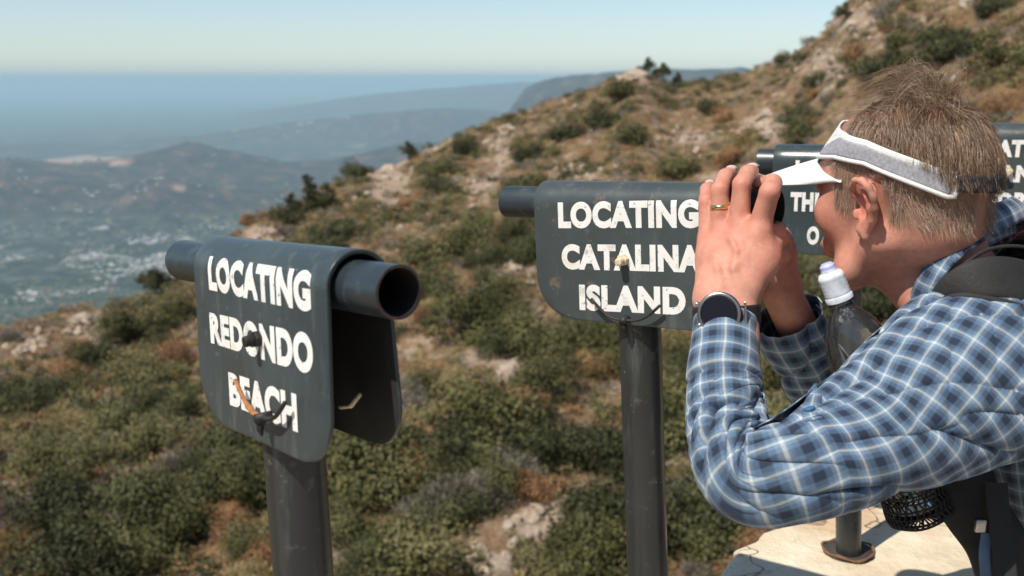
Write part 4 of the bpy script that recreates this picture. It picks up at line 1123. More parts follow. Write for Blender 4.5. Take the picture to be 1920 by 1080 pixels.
# --- shirt
clm, nt, b = newmat('plaid_cloth')
uvn = nt.nodes.new('ShaderNodeUVMap'); uvn.uv_map = 'UVMap'; sx = nt.nodes.new('ShaderNodeSeparateXYZ'); nt.links.new(uvn.outputs[0], sx.inputs[0])
def bands(sock, T):
    ph = mth(nt, 'FRACT', mth(nt, 'DIVIDE', sock, T))
    W_, L2, M2, D2 = (.49, .53, .52), (.175, .245, .335), (.080, .135, .215), (.016, .026, .050)
    return ramp(nt, ph, [(0, W_), (.030, W_), (.065, L2), (.20, M2), (.30, M2), (.36, D2), (.62, D2), (.68, M2), (.80, M2), (.86, L2), (.94, L2), (.975, W_)])
colA, colB = bands(sx.outputs[0], .0248), bands(sx.outputs[1], .0248)
col = mix(nt, .5, colA, colB)
c = coord(nt); f = noise(nt, 700, 3, .6, c); f2 = noise(nt, 30, 5, .6, c)
col = mix(nt, .25, col, ramp(nt, f, [(.3, (.6,) * 3), (.7, (1.3,) * 3)]), 'MULTIPLY')
nt.links.new(col, b.inputs['Base Color']); b.inputs['Roughness'].default_value = .8; b.inputs['Specular IOR Level'].default_value = .25
b.inputs['Sheen Weight'].default_value = .15
bump(nt, b, mth(nt, 'ADD', mth(nt, 'MULTIPLY', f, .15), f2), .4, .004)
def catmull(P, n):
    P = np.array(P, float); m_ = len(P); out = []
    Q = np.vstack([2 * P[0] - P[1], P, 2 * P[-1] - P[-2]])
    for t in np.linspace(0, m_ - 1, n):
        i = min(int(t), m_ - 2); f_ = t - i; a, b_, c_, d_ = Q[i], Q[i + 1], Q[i + 2], Q[i + 3]
        out.append(.5 * (2 * b_ + (-a + c_) * f_ + (2 * a - 5 * b_ + 4 * c_ - d_) * f_ ** 2 + (-a + 3 * b_ - 3 * c_ + d_) * f_ ** 3))
    return np.array(out)
def loft(path, n, m_, disp=None, shear=0.0, ref=None, uoff=0, close0=False, name='sleeve', Ruv=None, twist=None):
    """path rows: x,y,z, radius across the view, radius along the view; surface with UV in metres"""
    C = catmull(path, n); P = C[:, :3]; T = np.gradient(P, axis=0); T /= np.linalg.norm(T, axis=1)[:, None]
    view = P - np.array([0, 0, CAMZ]); view /= np.linalg.norm(view, axis=1)[:, None]
    if ref is not None: view = np.tile(ref, (n, 1))
    S_ = np.cross(T, view); S_ /= np.linalg.norm(S_, axis=1)[:, None]; Dv = np.cross(S_, T)
    ln = np.concatenate([[0], np.cumsum(np.linalg.norm(np.diff(P, axis=0), axis=1))])
    th = np.linspace(0, 2 * math.pi, m_ + 1)
    ct, st = np.cos(th), np.sin(th)
    ex = 1.0
    cx = np.sign(ct) * np.abs(ct) ** ex; sy_ = np.sign(st) * np.abs(st) ** ex
    TH, LN = np.meshgrid(th, ln, indexing='xy')
    d_ = disp(TH, LN, ln[-1]) if disp is not None else np.zeros_like(TH)
    ra, rb = C[:, 3][:, None] + d_, C[:, 4][:, None] + d_
    V = P[:, None, :] + S_[:, None, :] * (ra * cx)[..., None] + Dv[:, None, :] * (rb * sy_)[..., None]
    Ru = C[:, 3:5].mean(1)[:, None] * .98 if Ruv is None else Ruv
    U = (TH - 1.5 * math.pi) * Ru + uoff + shear * LN
    UV = np.stack([U, LN + (0 if twist is None else twist * (TH - math.pi))], -1)
    w_ = m_ + 1; i, j = np.meshgrid(np.arange(n - 1), np.arange(m_), indexing='ij'); a = (i * w_ + j).ravel()
    Fc = np.stack([a, a + 1, a + w_ + 1, a + w_], 1)
    return V.reshape(-1, 3), Fc, UV.reshape(-1, 2)
def ridged(x, y, z=0, o=3):
    r = 0; a = 1; s_ = 0
    for i in range(o):
        r = r + a * (1 - 2 * np.abs(vnoise(x * 2**i + 3.3 * i, y * 2**i, z + i))); s_ += a; a *= .45
    return r / s_
def px_row(px, py, d, ra, rb):
    p = at(px, py, d); return [p[0], p[1], p[2], ra * d / FPX, rb * d / FPX]
# th=0 is the side at the S vector, th=3pi/2 faces the camera
def crease(x, y, z=0., p=5):
    """broad rolls with sharp valleys between them, 0 .. -1"""
    return -(1 - np.abs(vnoise(x, y, z))) ** p
def disp_left(TH, LN, L):
    inner = .5 + .5 * np.cos(TH); cam_ = np.exp(-((np.mod(TH, 2 * math.pi) - 1.5 * math.pi) / 1.2) ** 2)
    near = np.exp(-((LN - .150) / .050) ** 2)
    a_ = LN * 46 + 2.4 * np.cos(TH + .3) + 1.8 * vnoise(TH * 1.1, LN * 14)
    d = near * .0140 * (.25 + .75 * np.maximum(inner, cam_)) * (crease(a_, TH * .45 + 3, 2., 6) + .15)
    d += near * .0060 * crease(LN * 90 + 3 * np.cos(TH), TH * 1.1, 12., 6) * np.maximum(inner, .6 * cam_)
    e_ = np.exp(-((LN - .230) / .05) ** 2)
    d += e_ * .0085 * (.3 + .7 * inner) * (crease(LN * 26 + 3.5 * inner, TH * 1.2, 6., 6) + .15)
    far = np.clip((LN - .24) / .06, 0, 1)
    d += far * .0115 * (crease(TH * 1.3 + LN * 8, LN * 4 - TH * .25, 5.0, 6) + .15)
    d += far * .0040 * crease(TH * 3.2 + LN * 20, LN * 6, 9.0, 6)
    d += far * .0022 * crease(TH * 2.0 - LN * 26, LN * 9, 19.0, 6) * np.clip((LN - .36) / .06, 0, 1)
    d += .0022 * fbm(TH * 1.6, LN * 12, 0, 3)
    cuff = np.clip((.078 - LN) / .004, 0, 1); d = d * (1 - .75 * cuff) + cuff * .0018 - .0030 * np.exp(-((LN - .0815) / .003) ** 2)
    return d
TH0 = 0.0
def cloth(name, V, Fc, UV, thick=.0014, parent=None, mat=None):
    o = pchild(name, V, Fc, mat or clm, uv=UV)
    s_ = o.modifiers.new('t', 'SOLIDIFY'); s_.thickness = thick; s_.offset = -1
    return o
Lp = [px_row(1361, 603, 1.148, 55, 50), px_row(1359, 650, 1.13, 58, 54), px_row(1357, 700, 1.11, 64, 58), px_row(1362, 770, 1.08, 72, 64), px_row(1372, 840, 1.045, 80, 70),
      px_row(1408, 896, 1.015, 86, 70), px_row(1480, 882, 1.0, 98, 84), px_row(1560, 850, 1.01, 112, 94), px_row(1650, 805, 1.03, 132, 106), px_row(1750, 745, 1.05, 160, 118), px_row(1835, 700, 1.07, 176, 122), px_row(1900, 670, 1.10, 170, 125)]
V, Fc, UV = loft(Lp, 560, 300, disp_left, shear=.0)
# the cloth pattern turns as the sleeve runs up to the shoulder
ln_ = UV[:, 1].copy(); tw = np.clip((ln_ - .28) / .10, 0, 1) * .36
u0 = UV[:, 0].copy(); UV[:, 0], UV[:, 1] = u0 * np.cos(tw) - (ln_ - .40) * np.sin(tw), .40 + (ln_ - .40) * np.cos(tw) + u0 * np.sin(tw)
shirt = cloth('shirt_sleeve', V, Fc, UV)
LSL = (V, 560, 301)
def disp_right(TH, LN, L):
    return .008 * (crease(LN * 24 + TH * .7, TH * .9, 3.0, 4) + .3) + .003 * ridged(LN * 16 + 1.3 * TH, TH * .8, 3.0, 3) + .002 * fbm(TH * 2, LN * 20, 1, 3)
Rp = [px_row(1476, 592, 1.292, 62, 52), px_row(1492, 630, 1.31, 60, 52), px_row(1524, 690, 1.35, 60, 54), px_row(1562, 770, 1.40, 66, 60), px_row(1600, 822, 1.43, 74, 70), px_row(1680, 800, 1.44, 82, 80), px_row(1780, 720, 1.44, 96, 90), px_row(1900, 620, 1.43, 105, 100)]
V, Fc, UV = loft(Rp, 220, 96, disp_right)
cloth('shirt_sleeve', V, Fc, UV)
def disp_torso(TH, LN, L):
    return .010 * (crease(TH * 1.8 + LN * 4, LN * 5 - TH * .4, 3.0, 5) + .3) + .004 * ridged(LN * 6 + .8 * TH, TH * 1.1 + LN * 2, 4.0, 3) + .005 * ridged(TH * 2.4 - LN * 3, LN * 5, 8, 2) + .002 * fbm(TH * 3, LN * 12, 1, 3)
tp_ = [(1838, 492, 1.215, .070, .085), (1852, 515, 1.22, .082, .115), (1880, 555, 1.225, .095, .160), (1925, 610, 1.235, .106, .185), (1970, 690, 1.245, .118, .190), (2005, 790, 1.255, .125, .186), (2032, 900, 1.265, .128, .178), (2052, 1000, 1.265, .130, .176), (2065, 1100, 1.265, .132, .180), (2078, 1190, 1.265, .130, .184), (2085, 1270, 1.265, .130, .186)]
Tp = [[*at(a, b_, d), e, f_] for a, b_, d, e, f_ in tp_]
V, Fc, UV = loft(Tp, 300, 260, disp_torso, uoff=.008)
cloth('shirt_body', V, Fc, UV)
TORSO = (V.reshape(300, 261, 3), UV.reshape(300, 261, 2))
# collar: a folded band round the neck
def ribbon(P, Q, n, m_, bulge=.0, uvT=0.0, nz=.0015, thick=.0016, name='shirt_collar', mat=None, closed=True):
    """surface between the closed curves P and Q"""
    Pn = catmull(P, n); Qn = catmull(Q, n); V = []; UV = []
    ln1 = np.concatenate([[0], np.cumsum(np.linalg.norm(np.diff(Pn, axis=0), axis=1))])
    cen = (Pn.mean(0) + Qn.mean(0)) / 2
    for i in range(n):
        for j in range(m_):
            t = j / (m_ - 1); q = Pn[i] * (1 - t) + Qn[i] * t; o_ = q - cen; o_ /= np.linalg.norm(o_)
            q = q + o_ * bulge * math.sin(math.pi * t) ** .7 + o_ * nz * float(fbm(ln1[i] * 25, t * 2, 3, 2))
            V.append(q); UV.append((ln1[i] + uvT, t * np.linalg.norm(Pn[i] - Qn[i]) + .004))
    i, j = np.meshgrid(np.arange(n - 1), np.arange(m_ - 1), indexing='ij'); a = (i * m_ + j).ravel()
    return np.array(V), np.stack([a, a + 1, a + m_ + 1, a + m_], 1), np.array(UV)
cin = [at(1700, 592, 1.235), at(1695, 585, 1.15), at(1718, 530, 1.112), at(1758, 462, 1.102), at(1820, 408, 1.12), at(1890, 372, 1.18), at(1900, 380, 1.27), at(1850, 430, 1.33), at(1780, 500, 1.34), at(1720, 570, 1.30)]
cout = [at(1725, 602, 1.24), at(1722, 600, 1.14), at(1752, 545, 1.088), at(1795, 490, 1.076), at(1855, 447, 1.095), at(1922, 412, 1.18), at(1930, 420, 1.28), at(1880, 470, 1.36), at(1800, 540, 1.37), at(1740, 600, 1.32)]
V, Fc, UV = ribbon(cin, cout, 120, 12, bulge=.004)
cloth('shirt_collar', V, Fc, UV, .003)
band = [p + (np.array(HO) * 0) for p in cin]
cin2 = [at(1745, 600, 1.235), at(1745, 596, 1.185), at(1765, 552, 1.15), at(1800, 505, 1.14), at(1850, 465, 1.15), at(1898, 440, 1.20), at(1908, 440, 1.265), at(1865, 480, 1.315), at(1800, 540, 1.325), at(1750, 590, 1.295)]
V, Fc, UV = ribbon([c_ * .985 + np.mean(cin, 0) * .015 for c_ in cin], cin2, 120, 8)
cloth('collar_stand', V, Fc, UV, .002)
# armhole seam: a puckered double ridge on the sleeve near the shoulder, and a yoke seam
def on_loft(LV, n, w, i, j): return LV.reshape(n, w, 3)[int(i), int(j) % w]
# sleeve tab with its button
btm = simple('blue_button', (.05, .15, .30), .35, scale=100, bmp=0)
def disc(c_, nrm, r, t, name, mat, parent, n=24, hole=False):
    nrm = np.array(nrm, float); nrm /= np.linalg.norm(nrm); q = MB()
    q.tube([c_ - nrm * t / 2, c_ + nrm * t / 2], r, n); o = q.build(name, mat, parent, smooth=False, bevel=min(t, r) * .25); return o
def surf_pt(LV, n, w, px, py, off=0.0):
    """nearest front surface point of a lofted garment to a pixel ray, with its normal"""
    G = LV.reshape(n, w, 3); d = at(px, py, 1.) - np.array([0, 0, CAMZ]); d /= np.linalg.norm(d); r = G - np.array([0, 0, CAMZ])
    al = r @ d; per = np.linalg.norm(r - al[..., None] * d, axis=2)
    m__ = per + al * .02; i, j = np.unravel_index(np.argmin(m__ + (per > .006) * 10), per.shape)
    i = min(max(i, 1), n - 2); j = min(max(j, 1), w - 2)
    nn = np.cross(G[i + 1, j] - G[i - 1, j], G[i, j + 1] - G[i, j - 1]); nn /= np.linalg.norm(nn)
    if nn @ d > 0: nn = -nn
    return G[i, j] + nn * off, nn
SLV, SN, SW = LSL
p_, n_ = surf_pt(SLV, SN, SW, 1520, 771, .003)
disc(p_ - PO, n_, .0058, .0028, 'button', btm, person)
def strip_on(pts, w_, off, name, mat, uvs=True, k=50, hgt=.0, LV=None, n=None, w=None, thick=.002, parent=person, base=PO):
    """a strip of cloth or webbing laid on a garment through the given pixels"""
    LV, n, w = (SLV, SN, SW) if LV is None else (LV, n, w)
    P = []; Nn = []
    for (a, b_) in catmull([(p[0], p[1], 0) for p in pts], k)[:, :2]:
        q, nn = surf_pt(LV, n, w, a, b_, off); P.append(q); Nn.append(nn)
    P, Nn = np.array(P), np.array(Nn)
    for _ in range(4): P[1:-1] = (P[:-2] + 2 * P[1:-1] + P[2:]) / 4; Nn[1:-1] = (Nn[:-2] + 2 * Nn[1:-1] + Nn[2:]) / 4
    T = np.gradient(P, axis=0); S_ = np.cross(T, Nn); S_ /= np.linalg.norm(S_, axis=1)[:, None]
    V = []; UV = []; L = np.concatenate([[0], np.cumsum(np.linalg.norm(np.diff(P, axis=0), axis=1))])
    for i in range(k):
        for j, s_ in enumerate((-1, -.6, -.2, .2, .6, 1)):
            V.append(P[i] + S_[i] * s_ * w_ - Nn[i] * (abs(s_) ** 3) * hgt); UV.append((L[i] + .011, s_ * w_))
    a = np.array([i * 6 + j for i in range(k - 1) for j in range(5)])
    o = mesh(name, np.array(V) - base, np.stack([a, a + 1, a + 7, a + 6], 1), mat, parent, uv=np.array(UV))
    s_ = o.modifiers.new('t', 'SOLIDIFY'); s_.thickness = thick; s_.offset = 1
    return o
stitchm = simple('stitch_thread', (.10, .16, .24), .9, bmp=0)
# seams: narrow welts following the armhole and the upper sleeve
strip_on([(1818, 560), (1862, 625), (1895, 700), (1912, 770), (1918, 830)], .0030, .0002, 'armhole_seam', clm, k=80, hgt=.0006, thick=.0010)
strip_on([(1533, 728), (1541, 775), (1560, 830), (1590, 872)], .0010, .0003, 'sleeve_stitching', stitchm, k=60, thick=.0004)
strip_on([(1536, 722), (1520, 771), (1526, 790)], .0085, .0010, 'sleeve_tab', clm, k=24, hgt=.0008, thick=.0012)

# --- trousers and shoes (below the frame)
trs = simple('dark_trousers', (.03, .032, .036), .85, scale=60)
hipc = at(2085, 1230, 1.27)
b_ = MB()
for s_ in (-1, 1):
    h_ = hipc + np.array([.02, .09 * s_, -.02]); f_ = np.array([1.30, 1.35 + .12 * s_, .08]); k_ = (h_ + f_) / 2 + np.array([-.07, 0, .03])
    q = catmull([h_, (h_ + k_) / 2 + np.array([-.01, 0, 0]), k_, (k_ + f_) / 2 + np.array([.01, 0, 0]), f_], 26)
    b_.tube(list(q - PO), list(np.interp(np.linspace(0, 1, 26), [0, .1, .5, .75, 1], [.11, .115, .085, .08, .085])), 24)
b_.tube([hipc - PO + np.array([0, -.06, .12]), hipc - PO + np.array([0, -.06, -.02])], [.12, .125], 24); b_.tube([hipc - PO + np.array([0, .06, .12]), hipc - PO + np.array([0, .06, -.02])], [.12, .125], 24)
b_.build('trousers', trs, person)
shm = simple('shoe_leather', (.06, .045, .035), .6)
for s_ in (-1, 1):
    q = MB(); f_ = np.array([1.30, 1.35 + .12 * s_, 0]) - PO
    q.tube([f_ + np.array([.07, 0, .045]), f_ + np.array([.02, 0, .055]), f_ + np.array([-.08, 0, .045]), f_ + np.array([-.17, 0, .032]), f_ + np.array([-.205, 0, .028])], [.035, .05, .045, .032, .012], 16, r2=[.036, .042, .046, .044, .02], up=(0, 0, 1))
    q.build('shoe', shm, person)

# --- hair: thin tapered strands
hairm, nt, b = newmat('hair'); g = nt.nodes.new('ShaderNodeNewGeometry')
nt.links.new(ramp(nt, g.outputs['Random Per Island'], [(0, (.055, .030, .018)), (.4, (.145, .082, .048)), (.75, (.28, .175, .105)), (1, (.50, .39, .28))]), b.inputs['Base Color'])
b.inputs['Roughness'].default_value = .42; b.inputs['Specular IOR Level'].default_value = .5
def band_top(P):
    aa = np.abs(np.arctan2(P[:, 1] / .08, (P[:, 0] + .010) / .0965))
    return np.interp(aa, [0, .5, 1.1, 1.57, 2.0, 2.5, 3.15], [.038, .040, .042, .036, .020, .001, -.003]) + np.interp(aa, [0, .35, .8, 1.2, 1.6, 2.5, 3.15], [.046, .044, .034, .028, .027, .029, .029])
def strands(roots, dirs, lens, wid, seed, curl, grav, segs=9, follow=True, lift=.003, band=False, clump=.6):
    """hair that leaves the scalp and lies back over it; arrays in head space"""
    r_ = np.random.RandomState(seed); n = len(roots)
    P = roots.copy(); d = dirs.copy(); pts = [P.copy()]
    C = np.array([-.010, 0, .030]); Rr = np.array([.092, .076, .079])
    st = (lens / segs)[:, None]; cv = r_.randn(n, 3) * curl
    stray = r_.rand(n) < .06; low_ = r_.uniform(-.002, .008, n) + .010 * (fbm(roots[:, 0] * 70, roots[:, 1] * 70, roots[:, 2] * 70, 2) > .15) * r_.rand(n)
    for s_ in range(segs):
        d = d + grav + cv * (.3 + s_ / segs); d /= np.linalg.norm(d, axis=1)[:, None]
        step = d * st
        if band:
            stop = (P[:, 2] < band_top(P) - low_) & ~stray & (P[:, 0] > -.088); step = step * (~stop)[:, None]
        P = P + step
        if follow:
            q = (P - C) / Rr; k0 = np.linalg.norm(q, axis=1); tgt = 1 + lift / .085
            low = (k0 < tgt) & (P[:, 2] > 0); P = np.where(low[:, None], C + q / k0[:, None] * tgt * Rr, P)
        pts.append(P.copy())
    A_ = np.stack(pts, 1)                                    # n, segs+1, 3
    if clump and n > 500:
        gi = r_.choice(n, n // 16, replace=False); D2 = ((roots[:, None, :] - roots[gi][None, :, :]) ** 2).sum(2); g = gi[np.argmin(D2, 1)]
        t_ = np.linspace(0, 1, segs + 1)[None, :, None]; Gp = A_[g] + (roots - roots[g])[:, None, :] * (1 - .8 * t_)
        w_c = clump * t_ ** 1.3 * r_.uniform(.5, 1.0, n)[:, None, None]; A_ = A_ * (1 - w_c) + Gp * w_c
    T = np.gradient(A_, axis=1); T /= np.linalg.norm(T, axis=2)[..., None] + 1e-9
    ref = r_.randn(n, 1, 3); U = np.cross(T, ref); U /= np.linalg.norm(U, axis=2)[..., None] + 1e-9; W_ = np.cross(T, U)
    w = wid * np.linspace(1, .25, segs + 1)[None, :, None]
    ring = [A_ + (U * math.cos(a) + W_ * math.sin(a)) * w for a in (0, 2.094, 4.189)]
    R_ = np.stack(ring, 2); V = R_.reshape(-1, 3)
    i = np.arange(n)[:, None, None] * (segs + 1) * 3; j = np.arange(segs)[None, :, None] * 3; k = np.arange(3)[None, None, :]
    a = i + j + k; b2 = i + j + (k + 1) % 3
    Fc = np.stack([a, b2, b2 + 3, a + 3], -1).reshape(-1, 4)
    return V, Fc
r_ = np.random.RandomState(5)
def scalp(n, cond):
    d = r_.randn(n * 6, 3); d /= np.linalg.norm(d, axis=1)[:, None]
    P = np.array([-.010, 0, .030]) + d * np.array([.092, .076, .079]); ok = cond(P); P, d = P[ok][:n], d[ok][:n]
    nn = d / np.array([.092, .076, .079]); nn /= np.linalg.norm(nn, axis=1)[:, None]; return P, nn
HV = []; HF = []; hb0 = 0
def addh(V, Fc):
    global hb0
    HV.append(V); HF.append(Fc + hb0); hb0 += len(V)
# clumped guide noise gives the locks
def lockdir(P, s, a): return np.stack([fbm(P[:, 0] * s, P[:, 1] * s, P[:, 2] * s + k * 9, 2) for k in range(3)], 1) * a
# crown and sides: combed back and down
P, nn = scalp(9500, lambda P: (P[:, 2] > .058 + np.clip(P[:, 0], -.1, .1) * .30) & (P[:, 0] < .058))
lk = lockdir(P, 38, 1.0)
d = nn * .05 + np.array([-.30, 0, -.14]) + lk * .55 + r_.randn(len(P), 3) * .07; d[:, 2] -= 1.1 * np.clip((.092 - P[:, 2]) / .04, 0, 1); d[:, 1] += np.sign(P[:, 1]) * .25
addh(*strands(P, d / np.linalg.norm(d, axis=1)[:, None], r_.uniform(.020, .034, len(P)) * (1 + .3 * lk[:, 0]), .00024, 1, .035, np.array([-.03, 0, -.11]), lift=.0035, band=True, clump=.75))
# sides lying on the band and just over its upper edge
P, nn = scalp(3000, lambda P: (P[:, 2] > .050 + P[:, 0] * .25) & (P[:, 2] < .082) & (np.abs(P[:, 1]) > .03) & (P[:, 0] < .030) & (P[:, 0] > -.085))
lk = lockdir(P, 44, 1.0)
d = nn * .22 + np.array([-.22, 0, -.85]) + lk * .5 + r_.randn(len(P), 3) * .06
addh(*strands(P, d / np.linalg.norm(d, axis=1)[:, None], r_.uniform(.010, .024, len(P)) * (1.2 + .5 * lk[:, 1]), .00024, 2, .04, np.array([-.02, 0, -.10]), lift=.0065, band=True))
# back of the head, falling over the strap
P, nn = scalp(3600, lambda P: (P[:, 0] < -.078) & (P[:, 2] > .022) & (P[:, 2] < .09))
lk = lockdir(P, 40, 1.0)
d = nn * .20 + np.array([-.05, 0, -.85]) + lk * .6 + r_.randn(len(P), 3) * .09
addh(*strands(P, d / np.linalg.norm(d, axis=1)[:, None], r_.uniform(.014, .030, len(P)), .00024, 3, .05, np.array([.0, 0, -.10]), lift=.0065))
# wind blown tuft: thin arcs standing over the crown
def arcs(n, seed, wid):
    q = np.random.RandomState(seed); sg = 14; A_ = np.zeros((n, sg + 1, 3))
    G_ = 26; gg = q.randint(0, G_, n)
    gx, gr, gh, gl, gy = q.uniform(-.075, -.005, G_), q.uniform(.045, .105, G_), q.uniform(.012, .040, G_), q.randn(G_) * .016, q.randn(G_) * .020
    back_g = q.rand(G_) < .2; gr = np.where(back_g, -q.uniform(.01, .035, G_), gr)
    x0 = gx[gg] + q.randn(n) * .006; y0 = gy[gg] + q.randn(n) * .006
    z0 = .030 + .079 * np.sqrt(np.clip(1 - ((x0 + .010) / .092) ** 2 - (y0 / .076) ** 2, .05, 1)) - .001
    reach = gr[gg] * q.uniform(.75, 1.1, n); hh = gh[gg] * q.uniform(.8, 1.2, n)
    lat = gl[gg] + q.randn(n) * .006; sk = q.uniform(.6, .8, n)
    for k in range(sg + 1):
        t = k / sg * q.uniform(.75, 1.0, n) if False else k / sg
        e = t * .93
        A_[:, k, 0] = x0 + reach * (e ** 1.25) - .012 * math.sin(math.pi * e); A_[:, k, 1] = y0 + lat * e ** 1.4
        A_[:, k, 2] = z0 + hh * np.sin(math.pi * e ** sk * .86) * 1.0 + .002 * np.sin(7 * e + x0 * 200)
    T = np.gradient(A_, axis=1); T /= np.linalg.norm(T, axis=2)[..., None] + 1e-9
    U = np.cross(T, q.randn(n, 1, 3)); U /= np.linalg.norm(U, axis=2)[..., None] + 1e-9; W_ = np.cross(T, U); w = wid * np.linspace(1, .3, sg + 1)[None, :, None]
    V = np.stack([A_ + (U * math.cos(a) + W_ * math.sin(a)) * w for a in (0, 2.094, 4.189)], 2).reshape(-1, 3)
    i = np.arange(n)[:, None, None] * (sg + 1) * 3; j = np.arange(sg)[None, :, None] * 3; k = np.arange(3)[None, None, :]; b2 = i + j + (k + 1) % 3; a = i + j + k
    return V, np.stack([a, b2, b2 + 3, a + 3], -1).reshape(-1, 4)
addh(*arcs(620, 61, .00019))
# short hair on sideburn and nape: grows from the body surface itself
Lb = L_; msk = hairline(Lb) > .5; msk &= (np.linalg.norm(Lb, axis=1) < .15) & (Lb[:, 2] < .06) & (np.abs(Lb[:, 1]) > .01)
earm = gs(hd(-.010, .090, -.004), .024) + gs(hd(-.010, -.090, -.004), .024); msk &= earm < .16
idx = np.nonzero(msk)[0]; idx = idx[r_.randint(0, len(idx), 7000)]
nb_ = Lb[idx] - np.array([-.02, 0, -.01]); nb_ /= np.linalg.norm(nb_, axis=1)[:, None]
P = Lb[idx] + r_.randn(len(idx), 3) * .0007
frontm = (P[:, 0] > .0)[:, None]
d = nb_ * .20 + np.where(frontm, np.array([-.15, 0, -.9]), np.array([-.35, 0, -.75])) + lockdir(P, 50, .6) + r_.randn(len(P), 3) * .12
ll = np.where(frontm[:, 0], r_.uniform(.007, .013, len(P)), r_.uniform(.008, .017, len(P)))
SV, SF = strands(P, d / np.linalg.norm(d, axis=1)[:, None], ll, .00017, 6, .05, np.array([0, 0, -.05]), segs=4, follow=False, clump=.3)
pchild('hair', np.concatenate(HV) @ HM.T + HO, np.concatenate(HF), hairm)
shrt, nt, b = newmat('short_hair'); g = nt.nodes.new('ShaderNodeNewGeometry')
nt.links.new(ramp(nt, g.outputs['Random Per Island'], [(0, (.15, .10, .06)), (.4, (.30, .21, .14)), (1, (.56, .47, .36))]), b.inputs['Base Color']); b.inputs['Roughness'].default_value = .45
pchild('short_hair', SV @ HM.T + HO, SF, shrt)

# --- sun visor
vism, nt, b = newmat('white_visor_cloth'); c = coord(nt); f = noise(nt, 500, 3, .6, c)
nt.links.new(ramp(nt, f, [(.3, (.62, .61, .59)), (.7, (.71, .70, .68))]), b.inputs['Base Color']); b.inputs['Roughness'].default_value = .8; bump(nt, b, f, .2, .0008)
grym = simple('grey_visor_panel', (.30, .30, .33), .75, scale=300, bmp=.3, bd=.001)
blkm = simple('black_elastic', (.018, .018, .02), .8, scale=300)
def bandpt(a, t, off=.0):
    """point of the head band: a azimuth (0 front, + to the left side), t height 0..1"""
    R1, R2 = .0965 + off, .0800 + off; aa = abs(a) if abs(a) <= math.pi else 2 * math.pi - abs(a)
    fr = max(0, math.cos(a))
    zb = float(np.interp(aa, [0, .5, 1.1, 1.57, 2.0, 2.5, 3.15], [.038, .040, .042, .036, .020, .001, -.003]))
    w_ = float(np.interp(aa, [0, .35, .8, 1.2, 1.6, 2.5, 3.15], [.046, .044, .034, .028, .027, .029, .029]))
    z = zb + w_ * t
    x = -.010 + R1 * math.cos(a) + .020 * fr ** 2 - .038 * fr ** 1.5 * t; y = R2 * math.sin(a) * (1 - max(0, z - .052) * 2.2)
    return np.array([x, y, z])
def band_mesh(a0, a1, t0, t1, off, n=60, m_=8, bul=0.0):
    V = []
    for i in range(n):
        a = a0 + (a1 - a0) * i / (n - 1)
        tt0 = t0(a) if callable(t0) else t0; tt1 = t1(a) if callable(t1) else t1
        for j in range(m_):
            t = tt0 + (tt1 - tt0) * j / (m_ - 1); V.append(HO + HM @ bandpt(a, t, off + bul * math.sin(math.pi * j / (m_ - 1))))
    a = np.array([i * m_ + j for i in range(n - 1) for j in range(m_ - 1)])
    return np.array(V), np.stack([a, a + 1, a + m_ + 1, a + m_], 1)
vis = mesh('sun_visor', *[np.array(q) if k else q - PO for k, q in enumerate(band_mesh(-2.62, 2.62, 0, 1, 0, 140, 10))], vism, person)
vis.modifiers.new('t', 'SOLIDIFY').thickness = .0022
for s_ in (1, -1):
    V, Fc = band_mesh(.40 * s_, 2.55 * s_, lambda a: .14, lambda a: min(.80, .16 + (abs(a) - .40) * 1.0), .0012 + .0008, 80, 8)
    o = mesh('visor_panel', V - PO, Fc, grym, vis); o.parent = vis; sm = o.modifiers.new('t', 'SOLIDIFY'); sm.thickness = .0012; sm.offset = 0
    o.location = (0, 0, 0)
    q = MB(); q.tube([HO - PO + HM @ bandpt(a, .06, .0022) for a in np.linspace(.45 * s_, 2.58 * s_, 60)] + [HO - PO + HM @ bandpt(2.63 * s_, .35, .0022), HO - PO + HM @ bandpt(2.62 * s_, .85, .0022)], .0026, 8); q.build('visor_piping', vism, vis)
V, Fc = band_mesh(2.60, 2 * math.pi - 2.60, .25, .85, .0035, 30, 6); mesh('visor_strap', V - PO, Fc, blkm, vis).modifiers.new('t', 'SOLIDIFY').thickness = .002
# bill
def bill(n=44, m_=20, th=0.0):
    V = []
    for i in range(n):
        u = -1 + 2 * i / (n - 1); a = u * 1.22
        root_ = bandpt(a, .10, .001); ln_ = .094 * max(0, 1 - abs(u) ** 4) ** .5 + .001
        for j in range(m_):
            t = j / (m_ - 1)
            x = root_[0] + ln_ * t * (1); y = root_[1] * (1 - .10 * t); z = root_[2] - .003 - ln_ * t * .22 - .021 * (abs(y) / .07) ** 2 - .5 * (ln_ * t) ** 2
            V.append(HO + HM @ np.array([x, y, z]) - PO)
    a = np.array([i * m_ + j for i in range(n - 1) for j in range(m_ - 1)])
    return np.array(V), np.stack([a, a + 1, a + m_ + 1, a + m_], 1)
V, Fc = bill(); o = mesh('visor_bill', V, Fc, vism, vis); sm = o.modifiers.new('t', 'SOLIDIFY'); sm.thickness = .0034; sm.offset = 0; o.modifiers.new('s', 'SUBSURF').render_levels = 1
lgm = simple('grey_thread', (.42, .42, .45), .7, bmp=0)
q = MB(); pts = []
for k in range(26):
    t = k / 25; rr_ = .011 * (1 - t * .8); w_ = 5.2 * t + 1.0
    pts.append(HO - PO + HM @ bandpt(.52 + math.cos(w_) * rr_ * 11, .52 + math.sin(w_) * rr_ * 26, .0006))
q.tube(pts, [.0007] * 26, 5); q.build('visor_emblem', lgm, vis)

